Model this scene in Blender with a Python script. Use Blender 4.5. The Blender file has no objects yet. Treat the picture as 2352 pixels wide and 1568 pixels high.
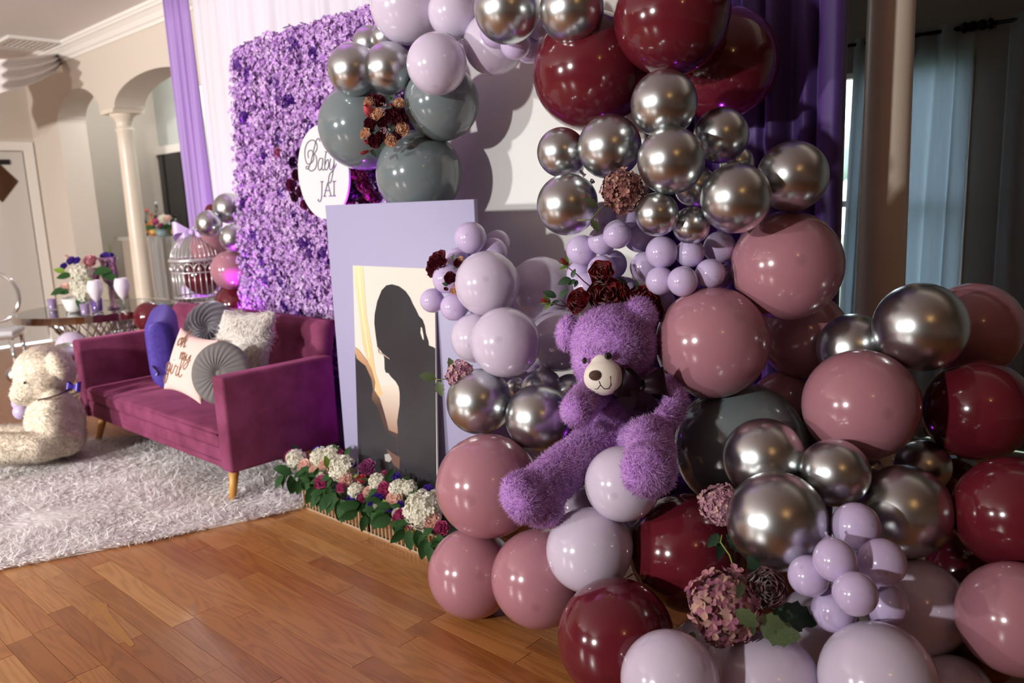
import bpy, bmesh, math, random
import numpy as np
from mathutils import Vector, Matrix, Quaternion
random.seed(7); rng = np.random.default_rng(7)
scn = bpy.context.scene
COL = scn.collection
# ------------------------------------------------------------------ camera
W, H, F = 2352, 1568, 1829.0
CAM = np.array([0, 0, 1.5]); YAW = math.radians(42.8); PITCH = math.radians(10.2); ROLL = math.radians(-2.4)
FWD = np.array([-math.sin(YAW)*math.cos(PITCH), math.cos(YAW)*math.cos(PITCH), -math.sin(PITCH)])
_r0 = np.array([math.cos(YAW), math.sin(YAW), 0.0]); _u0 = np.cross(_r0, FWD)
RT = _r0*math.cos(ROLL)+_u0*math.sin(ROLL); UP = -_r0*math.sin(ROLL)+_u0*math.cos(ROLL)
cd = bpy.data.cameras.new('camera'); cam = bpy.data.objects.new('camera', cd); COL.objects.link(cam)
cam.matrix_world = Matrix(((RT[0], UP[0], -FWD[0], CAM[0]), (RT[1], UP[1], -FWD[1], CAM[1]), (RT[2], UP[2], -FWD[2], CAM[2]), (0, 0, 0, 1)))
cd.sensor_width = 36.0; cd.lens = 36.0*F/W; cd.clip_start = 0.05; cd.clip_end = 200
cd.dof.use_dof = True; cd.dof.focus_distance = 2.6; cd.dof.aperture_fstop = 2.4
scn.camera = cam
# ------------------------------------------------------------------ world, lights, exposure
wd = bpy.data.worlds.new('world'); scn.world = wd; wd.use_nodes = True
bg = wd.node_tree.nodes['Background']; bg.inputs[0].default_value = (0.78, 0.88, 1.0, 1); bg.inputs[1].default_value = 4.2
def light(name, kind, loc, energy, color=(1, 1, 1), radius=0.1, aim=None, **kw):
    l = bpy.data.lights.new(name, kind); l.energy = energy; l.color = color
    o = bpy.data.objects.new(name, l); COL.objects.link(o); o.location = loc
    if kind in ('POINT', 'SPOT'): l.shadow_soft_size = radius
    if aim is not None: o.rotation_euler = (Vector(aim)-Vector(loc)).to_track_quat('-Z', 'Y').to_euler()
    for k, v in kw.items(): setattr(l, k, v)
    return o
light('flash_head', 'SPOT', (-5.5, -5.5, 2.05), 1800, (1, 0.98, 0.955), 0.15, (-7.0, 2.4, 1.6), spot_size=math.radians(108), spot_blend=1.0)
light('flash_head', 'SPOT', (-2.4, -5.5, 2.55), 1200, (1, 0.98, 0.955), 0.13, (-4.0, 2.4, 1.5), spot_size=math.radians(96), spot_blend=1.0)
scn.view_settings.view_transform = 'Standard'; scn.view_settings.look = 'None'
scn.view_settings.exposure = 0.3; scn.view_settings.gamma = 1.0; scn.view_settings.use_curve_mapping = False
# ------------------------------------------------------------------ pixel -> world
def ray(px, py): return FWD+RT*((px-W/2)/F)-UP*((py-H/2)/F)
def onz(px, py, z=0.0): d = ray(px, py); return CAM+d*((z-CAM[2])/d[2])
def ony(px, py, y): d = ray(px, py); return CAM+d*(y/d[1])
def onx(px, py, x): d = ray(px, py); return CAM+d*(x/d[0])
def proj(p):
    v = np.array(p)-CAM; z = v@FWD; return W/2+F*(v@RT)/z, H/2-F*(v@UP)/z, z
def dep(px, py, k): return CAM+ray(px, py)*k
def onplane(px, py, p0, n): d = ray(px, py); p0 = np.array(p0); n = np.array(n); return CAM+d*(((p0-CAM)@n)/(d@n))
# ------------------------------------------------------------------ materials
def S(h):
    h = h.lstrip('#'); c = [int(h[i:i+2], 16)/255 for i in (0, 2, 4)]
    return tuple(x/12.92 if x <= .04045 else ((x+.055)/1.055)**2.4 for x in c)+(1,)
MATS = {}
def mat(name, col, rough=0.5, metal=0.0, col2=None, noise=None, island=None, bump=None, **kw):
    """principled; col2+noise(scale): mottling; island: random colours per mesh island; bump=(scale,strength)"""
    m = bpy.data.materials.new(name); m.use_nodes = True; nt = m.node_tree; N = nt.nodes; L = nt.links
    b = N['Principled BSDF']
    c = S(col) if isinstance(col, str) else col
    b.inputs['Base Color'].default_value = c; b.inputs['Roughness'].default_value = rough; b.inputs['Metallic'].default_value = metal
    for k, v in kw.items():
        k = k.replace('_', ' ')
        for i in b.inputs:
            if i.name.lower() == k.lower(): i.default_value = v
    tc = None
    if noise:
        tc = N.new('ShaderNodeTexCoord'); nz = N.new('ShaderNodeTexNoise'); nz.inputs['Scale'].default_value = noise; nz.inputs['Detail'].default_value = 4
        L.new(tc.outputs['Object'], nz.inputs['Vector'])
        r = N.new('ShaderNodeValToRGB'); r.color_ramp.elements[0].position = .35; r.color_ramp.elements[1].position = .65
        r.color_ramp.elements[0].color = c; r.color_ramp.elements[1].color = S(col2)
        L.new(nz.outputs['Fac'], r.inputs[0]); L.new(r.outputs[0], b.inputs['Base Color'])
    if island:
        g = N.new('ShaderNodeNewGeometry'); r = N.new('ShaderNodeValToRGB'); cr = r.color_ramp
        cs = [S(x) for x in island]
        while len(cr.elements) < len(cs): cr.elements.new(0.5)
        for i, x in enumerate(cs): cr.elements[i].position = i/(len(cs)-1); cr.elements[i].color = x
        L.new(g.outputs['Random Per Island'], r.inputs[0]); L.new(r.outputs[0], b.inputs['Base Color'])
    if bump:
        tc = tc or N.new('ShaderNodeTexCoord'); nb = N.new('ShaderNodeTexNoise'); nb.inputs['Scale'].default_value = bump[0]; nb.inputs['Detail'].default_value = 3
        L.new(tc.outputs['Object'], nb.inputs['Vector']); bp = N.new('ShaderNodeBump'); bp.inputs['Strength'].default_value = bump[1]; bp.inputs['Distance'].default_value = 0.01
        L.new(nb.outputs['Fac'], bp.inputs['Height']); L.new(bp.outputs[0], b.inputs['Normal'])
    MATS[name] = m; return m
# ------------------------------------------------------------------ mesh helpers
def link(o, parent=None):
    COL.objects.link(o)
    if parent is not None: o.parent = parent
    return o
def mk(name, verts, faces, m, parent=None, smooth=False, kind=None, mats=None, fmat=None):
    me = bpy.data.meshes.new(name); me.from_pydata([tuple(map(float, v)) for v in verts], [], faces)
    if m is not None: me.materials.append(m)
    for x in (mats or []): me.materials.append(x)
    if fmat is not None: me.polygons.foreach_set('material_index', fmat)
    if smooth: me.polygons.foreach_set('use_smooth', [True]*len(me.polygons))
    me.update(); o = bpy.data.objects.new(name, me); link(o, parent)
    if kind: o['kind'] = kind
    return o
def tag(o, label, cat, group=None, kind=None):
    o['label'] = label
    if cat: o['category'] = cat
    if group: o['group'] = group
    if kind: o['kind'] = kind
    return o
def thing(name, label, cat, loc=(0, 0, 0), rot=(0, 0, 0), group=None, kind=None):
    o = bpy.data.objects.new(name, None); o.empty_display_size = .05; COL.objects.link(o); o.location = loc; o.rotation_euler = rot
    return tag(o, label, cat, group, kind)
class G:
    """geometry collector"""
    def __init__(s): s.v = []; s.f = []
    def add(s, v, f):
        n = len(s.v); s.v += [tuple(map(float, x)) for x in v]; s.f += [tuple(i+n for i in q) for q in f]; return s
    def box(s, x0, x1, y0, y1, z0, z1):
        v = [(x, y, z) for x in (x0, x1) for y in (y0, y1) for z in (z0, z1)]
        return s.add(v, [(0, 1, 3, 2), (4, 6, 7, 5), (0, 4, 5, 1), (2, 3, 7, 6), (0, 2, 6, 4), (1, 5, 7, 3)])
    def lathe(s, prof, seg=24, c=(0, 0, 0), cap=True):
        v = []; f = []
        for (r, z) in prof:
            for k in range(seg):
                a = 2*math.pi*k/seg; v.append((c[0]+r*math.cos(a), c[1]+r*math.sin(a), c[2]+z))
        for i in range(len(prof)-1):
            for k in range(seg):
                k2 = (k+1) % seg; f.append((i*seg+k, i*seg+k2, (i+1)*seg+k2, (i+1)*seg+k))
        if cap:
            f.append(tuple(range(seg-1, -1, -1))); f.append(tuple((len(prof)-1)*seg+k for k in range(seg)))
        return s.add(v, f)
    def tube(s, pts, r, seg=8, closed=False, flat=1.0):
        P = [Vector(p) for p in pts]; n = len(P); v = []; f = []
        rr = r if hasattr(r, '__len__') else [r]*n
        up = Vector((0, 0, 1)); prev = None
        for i, p in enumerate(P):
            t = (P[(i+1) % n]-P[i-1]) if closed else (P[min(i+1, n-1)]-P[max(i-1, 0)])
            if t.length < 1e-9: t = Vector((0, 0, 1))
            t.normalize()
            if prev is None:
                a = t.cross(up)
                if a.length < .05: a = t.cross(Vector((1, 0, 0)))
            else: a = prev-t*prev.dot(t)
            a.normalize(); prev = a; b = t.cross(a)
            for k in range(seg):
                th = 2*math.pi*k/seg; v.append(p+a*(rr[i]*math.cos(th))+b*(rr[i]*flat*math.sin(th)))
        m = n if closed else n-1
        for i in range(m):
            for k in range(seg):
                k2 = (k+1) % seg; j = (i+1) % n; f.append((i*seg+k, i*seg+k2, j*seg+k2, j*seg+k))
        if not closed: f.append(tuple(range(seg-1, -1, -1))); f.append(tuple((n-1)*seg+k for k in range(seg)))
        return s.add(v, f)
    def ell(s, c, r, nu=20, nv=12, M=None):
        v = []; f = []
        for i in range(nv+1):
            ph = math.pi*i/nv
            for k in range(nu):
                a = 2*math.pi*k/nu; q = Vector((r[0]*math.sin(ph)*math.cos(a), r[1]*math.sin(ph)*math.sin(a), r[2]*math.cos(ph)))
                if M is not None: q = M @ q
                v.append((c[0]+q[0], c[1]+q[1], c[2]+q[2]))
        for i in range(nv):
            for k in range(nu):
                k2 = (k+1) % nu
                q = [i*nu+k, (i+1)*nu+k, (i+1)*nu+k2, i*nu+k2]
                f.append(tuple(q))
        return s.add(v, f)
    def grid(s, fn, nu, nv):
        v = [fn(i/nu, j/nv) for j in range(nv+1) for i in range(nu+1)]; w = nu+1
        return s.add(v, [(j*w+i, j*w+i+1, (j+1)*w+i+1, (j+1)*w+i) for j in range(nv) for i in range(nu)])
    def mk(s, name, m, parent=None, smooth=False, kind=None): return mk(name, s.v, s.f, m, parent, smooth, kind)
def rbox(x0, x1, y0, y1, z0, z1, r=0.02, seg=3):
    """rounded box -> (verts, faces)"""
    bm = bmesh.new(); bmesh.ops.create_cube(bm, size=1)
    for v in bm.verts: v.co = ((x0+x1)/2+v.co.x*(x1-x0), (y0+y1)/2+v.co.y*(y1-y0), (z0+z1)/2+v.co.z*(z1-z0))
    bmesh.ops.bevel(bm, geom=list(bm.edges), offset=r, segments=seg, profile=.5, affect='EDGES')
    v = [tuple(x.co) for x in bm.verts]; bm.verts.index_update(); f = [tuple(x.index for x in q.verts) for q in bm.faces]; bm.free(); return v, f
def rb(name, m, parent, *a, r=.02, seg=3):
    v, f = rbox(*a, r=r, seg=seg); return mk(name, v, f, m, parent, True)
def copy_tree(o, parent=None):
    c = o.copy(); COL.objects.link(c); c.parent = parent
    for ch in list(o.children): copy_tree(ch, c)
    return c
def frame_of(d):
    """rotation matrix whose +Z is d"""
    return Vector(d).to_track_quat('Z', 'Y').to_matrix()
def fuse(name, parts, voxel, m, parent=None, smooth_it=6):
    """parts: (centre, radii, 3x3 or None) ellipsoids fused into one continuous mesh"""
    g = G()
    for c, r, M in parts: g.ell(c, r, 24, 16, M)
    o = g.mk(name, m, None, True)
    md = o.modifiers.new('r', 'REMESH'); md.mode = 'VOXEL'; md.voxel_size = voxel
    ms = o.modifiers.new('s', 'SMOOTH'); ms.iterations = smooth_it; ms.factor = .5
    dg = bpy.context.evaluated_depsgraph_get(); ev = o.evaluated_get(dg); me = bpy.data.meshes.new_from_object(ev)
    o.modifiers.clear(); old = o.data; o.data = me; bpy.data.meshes.remove(old)
    if not me.materials: me.materials.append(m)
    me.polygons.foreach_set('use_smooth', [True]*len(me.polygons))
    if parent is not None: o.parent = parent
    return o
def tri_arrays(o):
    me = o.data; me.calc_loop_triangles(); nv = len(me.vertices)
    co = np.empty(nv*3); me.vertices.foreach_get('co', co); co = co.reshape(-1, 3)
    no = np.empty(nv*3); me.vertices.foreach_get('normal', no); no = no.reshape(-1, 3)
    t = np.empty(len(me.loop_triangles)*3, dtype=np.int32); me.loop_triangles.foreach_get('vertices', t)
    return co, no, t.reshape(-1, 3)
def snoise(p, s, seed):
    r = np.random.default_rng(seed); out = np.zeros((len(p), 3))
    for k in range(5):
        w = r.normal(size=(3, 3)); w /= np.linalg.norm(w, axis=0); ph = r.uniform(0, 6.28, 3)
        out += np.sin(p @ (w*s*(0.6+.35*k))+ph)
    return out/2.2
def fur(name, base, n, L, w, m, parent, lay=.5, jit=.35, nscale=40, fall=(0, 0, 0), seed=1, mask=None, nmix=.65, kind='stuff'):
    r = np.random.default_rng(seed); co, no, t = tri_arrays(base)
    a = co[t[:, 0]]; b = co[t[:, 1]]; c = co[t[:, 2]]
    ar = np.linalg.norm(np.cross(b-a, c-a), axis=1); cdf = np.cumsum(ar); ti = np.searchsorted(cdf, r.uniform(0, cdf[-1], n))
    u = r.uniform(size=n); v = r.uniform(size=n); k = u+v > 1; u[k] = 1-u[k]; v[k] = 1-v[k]
    wt = np.stack([1-u-v, u, v], 1)
    p = (co[t[ti]]*wt[:, :, None]).sum(1); nn = (no[t[ti]]*wt[:, :, None]).sum(1)
    if mask is not None:
        q = mask(p); p = p[q]; nn = nn[q]; n = len(p)
    nn /= np.linalg.norm(nn, axis=1)[:, None]+1e-9
    tn = snoise(p, nscale, seed)+r.normal(size=(n, 3))*jit+np.array(fall)
    d = nn*(1-lay)+lay*(tn-nn*(tn*nn).sum(1)[:, None]); d /= np.linalg.norm(d, axis=1)[:, None]+1e-9
    d2 = d+.5*lay*(r.normal(size=(n, 3))*.6+tn*.5); d2 /= np.linalg.norm(d2, axis=1)[:, None]+1e-9
    sd = np.cross(d, r.normal(size=(n, 3))); sd /= np.linalg.norm(sd, axis=1)[:, None]+1e-9
    fl_ = np.sign((np.cross(d, sd)*nn).sum(1)); fl_[fl_ == 0] = 1; sd = -sd*fl_[:, None]
    LL = L*r.uniform(.6, 1.15, n)[:, None]
    mid = p+d*LL*.55; tip = mid+d2*LL*.5
    V = np.stack([p-sd*w*.5, p+sd*w*.5, mid-sd*w*.42, mid+sd*w*.42, tip], 1).reshape(-1, 3)
    i = np.arange(n)*5
    loops = np.stack([i, i+1, i+3, i+2, i+2, i+3, i+4], 1).reshape(-1)
    starts = (np.arange(n)*7)[:, None]+np.array([0, 4]); tot = np.tile([4, 3], n)
    me = bpy.data.meshes.new(name); me.vertices.add(5*n); me.vertices.foreach_set('co', V.ravel())
    me.loops.add(7*n); me.loops.foreach_set('vertex_index', loops.astype(np.int32))
    me.polygons.add(2*n); me.polygons.foreach_set('loop_start', starts.ravel().astype(np.int32))
    me.update(calc_edges=True)
    me.polygons.foreach_set('use_smooth', np.ones(2*n, bool))
    fn = np.cross(d, sd); sg = np.sign((fn*nn).sum(1))[:, None]; nm = nn*nmix+fn*sg*(1-nmix); nm /= np.linalg.norm(nm, axis=1)[:, None]
    try:
        at = me.attributes.new('custom_normal', 'FLOAT_VECTOR', 'POINT'); at.data.foreach_set('vector', np.repeat(nm, 5, 0).ravel())
    except Exception:
        me.normals_split_custom_set_from_vertices(np.repeat(nm, 5, 0).tolist())
    me.materials.append(m); o = bpy.data.objects.new(name, me); link(o, parent)
    if kind: o['kind'] = kind
    return o
def furmat(name, cols, tr=.5):
    m = mat(name, cols[0], .85, island=cols, Specular_IOR_Level=.15); nt = m.node_tree; N = nt.nodes; L = nt.links; b = N['Principled BSDF']
    src = b.inputs['Base Color'].links[0].from_socket; t = N.new('ShaderNodeBsdfTranslucent'); L.new(src, t.inputs[0]); x = N.new('ShaderNodeMixShader'); x.inputs[0].default_value = tr
    L.new(b.outputs[0], x.inputs[1]); L.new(t.outputs[0], x.inputs[2]); L.new(x.outputs[0], N['Material Output'].inputs[0]); return m
def add_translucent(m, tr):
    nt = m.node_tree; N = nt.nodes; L = nt.links; b = N['Principled BSDF']; t = N.new('ShaderNodeBsdfTranslucent'); x = N.new('ShaderNodeMixShader'); x.inputs[0].default_value = tr
    if b.inputs['Base Color'].links: L.new(b.inputs['Base Color'].links[0].from_socket, t.inputs[0])
    else: t.inputs[0].default_value = b.inputs['Base Color'].default_value
    L.new(b.outputs[0], x.inputs[1]); L.new(t.outputs[0], x.inputs[2]); L.new(x.outputs[0], N['Material Output'].inputs[0])
# ================================================================== ROOM
CEIL = 3.3
m_wall = mat('beige_wall_paint', '#d3c7b9', .85, bump=(60, .08))
m_grey = mat('grey_wall_paint', '#c3c6c0', .85)
m_dark = mat('window_wall_paint', '#8f8d88', .9)
m_ceil = mat('ceiling_paint', '#ece8e6', .9)
m_trim = mat('white_trim_paint', '#ece6de', .45)
m_colm = mat('cream_column_paint', '#e9dccb', .35, col2='#e2d2bd', noise=3)
def struct(g, name, m, parent=None, smooth=False):
    return g.mk(name, m, parent, smooth, None if parent else 'structure')
def wood_mat():
    m = bpy.data.materials.new('oak_strip_floor'); m.use_nodes = True; nt = m.node_tree; N = nt.nodes; L = nt.links; b = N['Principled BSDF']
    tc = N.new('ShaderNodeTexCoord'); oi = N.new('ShaderNodeObjectInfo'); mp = N.new('ShaderNodeMapping'); mp.inputs['Scale'].default_value = (0.9, 9, 9)
    cmb = N.new('ShaderNodeCombineXYZ'); mul = N.new('ShaderNodeMath'); mul.operation = 'MULTIPLY'; mul.inputs[1].default_value = 37.0
    L.new(oi.outputs['Random'], mul.inputs[0]); L.new(mul.outputs[0], cmb.inputs[0]); L.new(mul.outputs[0], cmb.inputs[1])
    L.new(tc.outputs['Object'], mp.inputs['Vector']); L.new(cmb.outputs[0], mp.inputs['Location'])
    n1 = N.new('ShaderNodeTexNoise'); n1.inputs['Scale'].default_value = 1.1; n1.inputs['Detail'].default_value = 2; n1.inputs['Distortion'].default_value = .4
    L.new(mp.outputs[0], n1.inputs['Vector'])
    m1 = N.new('ShaderNodeMath'); m1.operation = 'MULTIPLY'; m1.inputs[1].default_value = 70; L.new(n1.outputs['Fac'], m1.inputs[0])
    sn = N.new('ShaderNodeMath'); sn.operation = 'SINE'; L.new(m1.outputs[0], sn.inputs[0])
    mp2 = N.new('ShaderNodeMapping'); mp2.inputs['Scale'].default_value = (6, 160, 60); L.new(tc.outputs['Object'], mp2.inputs['Vector']); L.new(cmb.outputs[0], mp2.inputs['Location'])
    n2 = N.new('ShaderNodeTexNoise'); n2.inputs['Scale'].default_value = 1; n2.inputs['Detail'].default_value = 3; L.new(mp2.outputs[0], n2.inputs['Vector'])
    base = N.new('ShaderNodeValToRGB'); cr = base.color_ramp
    cols = ['#a0632f', '#b07842', '#905322', '#b9844c', '#a76b36', '#864a1e']
    while len(cr.elements) < len(cols): cr.elements.new(.5)
    for i, c in enumerate(cols): cr.elements[i].position = i/(len(cols)-1); cr.elements[i].color = S(c)
    L.new(oi.outputs['Random'], base.inputs[0])
    mx = N.new('ShaderNodeMix'); mx.data_type = 'RGBA'; mx.blend_type = 'MULTIPLY'; mx.inputs[0].default_value = 1
    gr = N.new('ShaderNodeValToRGB'); gr.color_ramp.elements[0].color = (.58, .5, .43, 1); gr.color_ramp.elements[1].color = (1.05, 1.05, 1.05, 1)
    gr.color_ramp.elements[0].position = -0.0; gr.color_ramp.elements[1].position = .75
    ad = N.new('ShaderNodeMath'); ad.operation = 'MULTIPLY_ADD'; ad.inputs[1].default_value = .22; ad.inputs[2].default_value = .25; L.new(sn.outputs[0], ad.inputs[0])
    a2 = N.new('ShaderNodeMath'); a2.operation = 'ADD'; L.new(ad.outputs[0], a2.inputs[0]); 
    m3 = N.new('ShaderNodeMath'); m3.operation = 'MULTIPLY'; m3.inputs[1].default_value = .8; L.new(n2.outputs['Fac'], m3.inputs[0]); L.new(m3.outputs[0], a2.inputs[1])
    L.new(a2.outputs[0], gr.inputs[0]); L.new(base.outputs[0], mx.inputs[6]); L.new(gr.outputs[0], mx.inputs[7]); L.new(mx.outputs[2], b.inputs['Base Color'])
    b.inputs['Roughness'].default_value = .32; b.inputs['Coat Weight'].default_value = .25; b.inputs['Coat Roughness'].default_value = .2
    bp = N.new('ShaderNodeBump'); bp.inputs['Strength'].default_value = .08; bp.inputs['Distance'].default_value = .002; L.new(a2.outputs[0], bp.inputs['Height']); L.new(bp.outputs[0], b.inputs['Normal'])
    return m
m_wood = wood_mat()
m_seam = mat('floor_underlay', '#5d3a20', .6)
fl = struct(G().box(-10.8, 5, -8, 5, -.06, -.004), 'floor', m_wood)
# individual oak strips where they can be told apart
PW = .088; kinds = []
for i, ln in enumerate((.42, .6, .78, 1.0, 1.25)):
    v, f = rbox(0, ln-.0012, 0, PW-.0010, -.01, 0, r=.0006, seg=1); me = bpy.data.meshes.new('plank'); me.from_pydata(v, [], f); me.materials.append(m_wood); kinds.append((ln, me))
rr = random.Random(3); npl = 0; rowi = 0
y = -.30
while y < 2.72 and npl < 298:
    x = -5.9+rr.uniform(0, .5); 
    if y < .9: x = -4.6+rr.uniform(0, .5)
    xe = -1.05 if y < 2.1 else -2.2
    if y < .4: xe = -2.3
    while x < xe and npl < 298:
        ln, me = rr.choice(kinds)
        o = bpy.data.objects.new('plank', me); link(o, fl); o.location = (x, y, rr.uniform(-.0007, .0)); x += ln; npl += 1
    y += PW
# the missing chip of veneer filled with putty
struct(G().add([(x, y_, .0006) for x, y_ in [tuple(onz(*p)[:2]) for p in ((205, 1378), (245, 1385), (252, 1408), (278, 1438), (310, 1480), (300, 1486), (262, 1452), (232, 1410))]], [(0, 1, 2, 3, 4, 5, 6, 7)]), 'wood_filler_patch', mat('filler_putty', '#a9763f', .7), fl)
struct(G().box(-10.8, 5, -8, 5, CEIL, CEIL+.1), 'ceiling', m_ceil)
struct(G().box(5, 5.1, -8, 5, 0, CEIL), 'wall_right', m_wall)
struct(G().box(-10.8, 5, -8.1, -8, 0, CEIL), 'wall_front', m_wall)
# arcade wall at Y 3.4..3.7, two visible arches, header over the colonnade
def arcade():
    g = G(); Y0, Y1 = 3.4, 3.7; xs = []
    def arch(x, a, b, zs, zt): t = (x-a)/(b-a)*2-1; return zs+(zt-zs)*math.sqrt(max(0, 1-t*t))
    A = [(-9.93, -8.74, 2.54, 2.83), (-8.36, -6.62, 2.54, 2.78), (-6.24, -4.5, 2.54, 2.78), (-4.12, -2.4, 2.54, 2.78), (-2.0, -.3, 2.6, 2.78), (.1, 4.6, 2.6, 2.8)]
    xs = [-10.8]
    for a, b, zs, zt in A: xs += [a+(b-a)*(1-math.cos(math.pi*k/24))/2 for k in range(25)]
    xs.append(5.0)
    def bot(x0, x1):
        mid = (x0+x1)/2
        for i, (a, b, zs, zt) in enumerate(A):
            if a-1e-6 <= mid <= b+1e-6: return arch(x0, a, b, zs, zt), arch(x1, a, b, zs, zt)
        if mid < -9.9: return 0, 0
        return 2.54, 2.54
    for x0, x1 in zip(xs[:-1], xs[1:]):
        z0, z1 = bot(x0, x1); q = []
        for y_ in (Y0, Y1): q += [(x0, y_, z0), (x1, y_, z1), (x1, y_, CEIL), (x0, y_, CEIL)]
        g.add(q, [(0, 1, 2, 3), (7, 6, 5, 4), (0, 4, 5, 1), (0, 3, 7, 4), (1, 5, 6, 2)])
    return g
struct(arcade(), 'wall_back', m_wall)
# far wall behind the arcade: bar recess on the left, windows on the right
zwt, zwb = 2.14, .62
wx = [(-2.25, -1.72), (-1.62, -1.16)]          # window openings
struct(G().box(-10.8, -6.9, 4.9, 5.0, 0, CEIL), 'wall_recess', m_grey)
g = G(); g.box(-6.9, -2.25, 5.0, 5.1, 0, CEIL)
g.box(-2.25, -1.16, 5.0, 5.1, zwt, CEIL); g.box(-2.25, -1.16, 5.0, 5.1, 0, zwb); g.box(-1.72, -1.62, 5.0, 5.1, zwb, zwt); g.box(-1.16, 5, 5.0, 5.1, 0, CEIL)
struct(g, 'wall_far', m_dark)
m_glass = mat('window_glass', (1, 1, 1, 1), .02, Transmission_Weight=1.0, IOR=1.01)
for i, (a, b) in enumerate(wx):
    w = G(); t = .03
    w.box(a, b, 4.98, 5.06, zwt-t, zwt); w.box(a, b, 4.98, 5.06, zwb, zwb+t); w.box(a, a+t, 4.98, 5.06, zwb, zwt); w.box(b-t, b, 4.98, 5.06, zwb, zwt); w.box(a, b, 5.0, 5.05, 1.36, 1.40)
    wo = struct(w, 'window_%d' % (i+1), m_trim)
    struct(G().box(a+t, b-t, 5.02, 5.026, zwb+t, zwt-t), 'pane', m_glass, wo)
# serving hatch with dark glass in the recess
ha = ony(300, 352, 4.9); hb = ony(430, 352, 4.9)
h0, h1, hz1, hz0 = ha[0]+.0, hb[0]+.4, ony(330, 362, 4.9)[2], 1.15
w = G(); w.box(h0-.1, h1, 4.84, 4.92, hz1, hz1+.10); w.box(h0-.1, h0, 4.86, 4.92, hz0, hz1); w.box(h0-.1, h1, 4.8, 4.92, hz0-.06, hz0)
ho = struct(w, 'window_3', m_trim)
m_blk = mat('dark_hatch_glass', '#17181a', .12, Specular_IOR_Level=.6)
pw = (h1-h0)/4
for k in range(4): struct(G().box(h0+k*pw+.03, h0+(k+1)*pw-.02, 4.87, 4.885, hz0, hz1), 'pane', m_blk, ho)
m_mull = mat('black_mullion', '#0a0a0b', .4)
for k in range(4): struct(G().box(h0+k*pw-.02, h0+k*pw+.03, 4.86, 4.89, hz0, hz1), 'mullion', m_mull, ho)
# left wall with the door
dY0, dY1, dz = 2.3, 3.28, 2.29
g = G(); g.box(-10.9, -10.8, -8, dY0, 0, CEIL); g.box(-10.9, -10.8, dY1, 5, 0, CEIL); g.box(-10.9, -10.8, dY0, dY1, dz, CEIL)
g.box(-11.0, -10.9, dY0-.3, dY1+.3, 0, dz+.3); struct(g, 'wall_left', m_wall)  # first box here is added behind the door to stop daylight leaking in
m_door = mat('white_door_paint', '#cfcbc4', .5)
dr = struct(G().box(-10.86, -10.82, dY0+.02, dY1-.012, .01, dz-.012), 'door_1', m_door)
g = G(); g.box(-10.8, -10.775, dY1, dY1+.1, 0, dz+.1); g.box(-10.8, -10.775, dY0-.1, dY0, 0, dz+.1); g.box(-10.8, -10.775, dY0, dY1, dz, dz+.1)
struct(g, 'door_frame', m_trim, dr)
c = onx(-2, 417, -10.815); g = G().add([(-10.812, c[1]-.2, c[2]), (-10.812, c[1], c[2]-.24), (-10.812, c[1]+.2, c[2]), (-10.812, c[1], c[2]+.24)], [(0, 1, 2, 3)])
struct(g, 'diamond_pane', mat('brown_door_glass', '#4a2f1d', .15), dr)
c = onx(3, 372, -10.812); struct(G().box(-10.82, -10.808, c[1]-.16, c[1]+.09, c[2]-.03, c[2]+.03), 'door_plate', mat('black_plate', '#16161a', .3), dr)
# crown moulding: stepped profile along the arcade wall and the door wall
def crown(name, along, a, b, fix):
    g = G(); pr = [(0, .17), (.012, .17), (.016, .14), (.03, .13), (.045, .09), (.07, .06), (.085, .05), (.088, .03), (.10, .03), (.10, 0), (0, 0)]
    v = []
    for s_ in (a, b):
        for o_, d_ in pr:
            v.append((s_, fix-o_, CEIL-d_) if along == 'x' else (fix+o_, s_, CEIL-d_))
    n = len(pr); g.add(v, [(i, (i+1) % n, n+(i+1) % n, n+i) for i in range(n)]+[tuple(range(n)), tuple(range(2*n-1, n-1, -1))])
    return struct(g, name, m_trim)
crown('trim_1', 'x', -10.8, 5, 3.4); crown('trim_2', 'y', -8, 3.4, -10.8)
struct(G().box(-10.8, -9.93, 3.385, 3.4, 0, .12), 'baseboard_left', m_trim)
# columns of the arcade
def column(x, y_, label, rt, rbm, ztop, parent_kind='structure'):
    c = thing('column', label, 'column', (x, y_, 0), kind='structure')
    pr = [(rbm*1.35, 0), (rbm*1.35, .05), (rbm*1.2, .07), (rbm*1.25, .11), (rbm*1.05, .14), (rbm, .2)]
    pr += [(rbm+(rt-rbm)*k/8, .2+(ztop-.42)*k/8) for k in range(1, 9)]
    pr += [(rt*1.15, ztop-.2), (rt*1.15, ztop-.185), (rt, ztop-.18), (rt, ztop-.13), (rt*1.15, ztop-.10), (rt*1.45, ztop-.07), (rt*1.6, ztop-.05), (rt*1.6, ztop-.04)]
    G().lathe(pr, 32).mk('shaft', m_colm, c, True)
    a = rt*2; G().box(-a, a, -a, a, ztop-.04, ztop).mk('abacus', m_colm, c)
    return c
column(-8.55, 3.55, 'white column with square capital between the two arches', .078, .092, 2.54)
column(-1.135, 3.55, 'cream round column standing beside the window curtains', .088, .104, 2.6)
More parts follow.
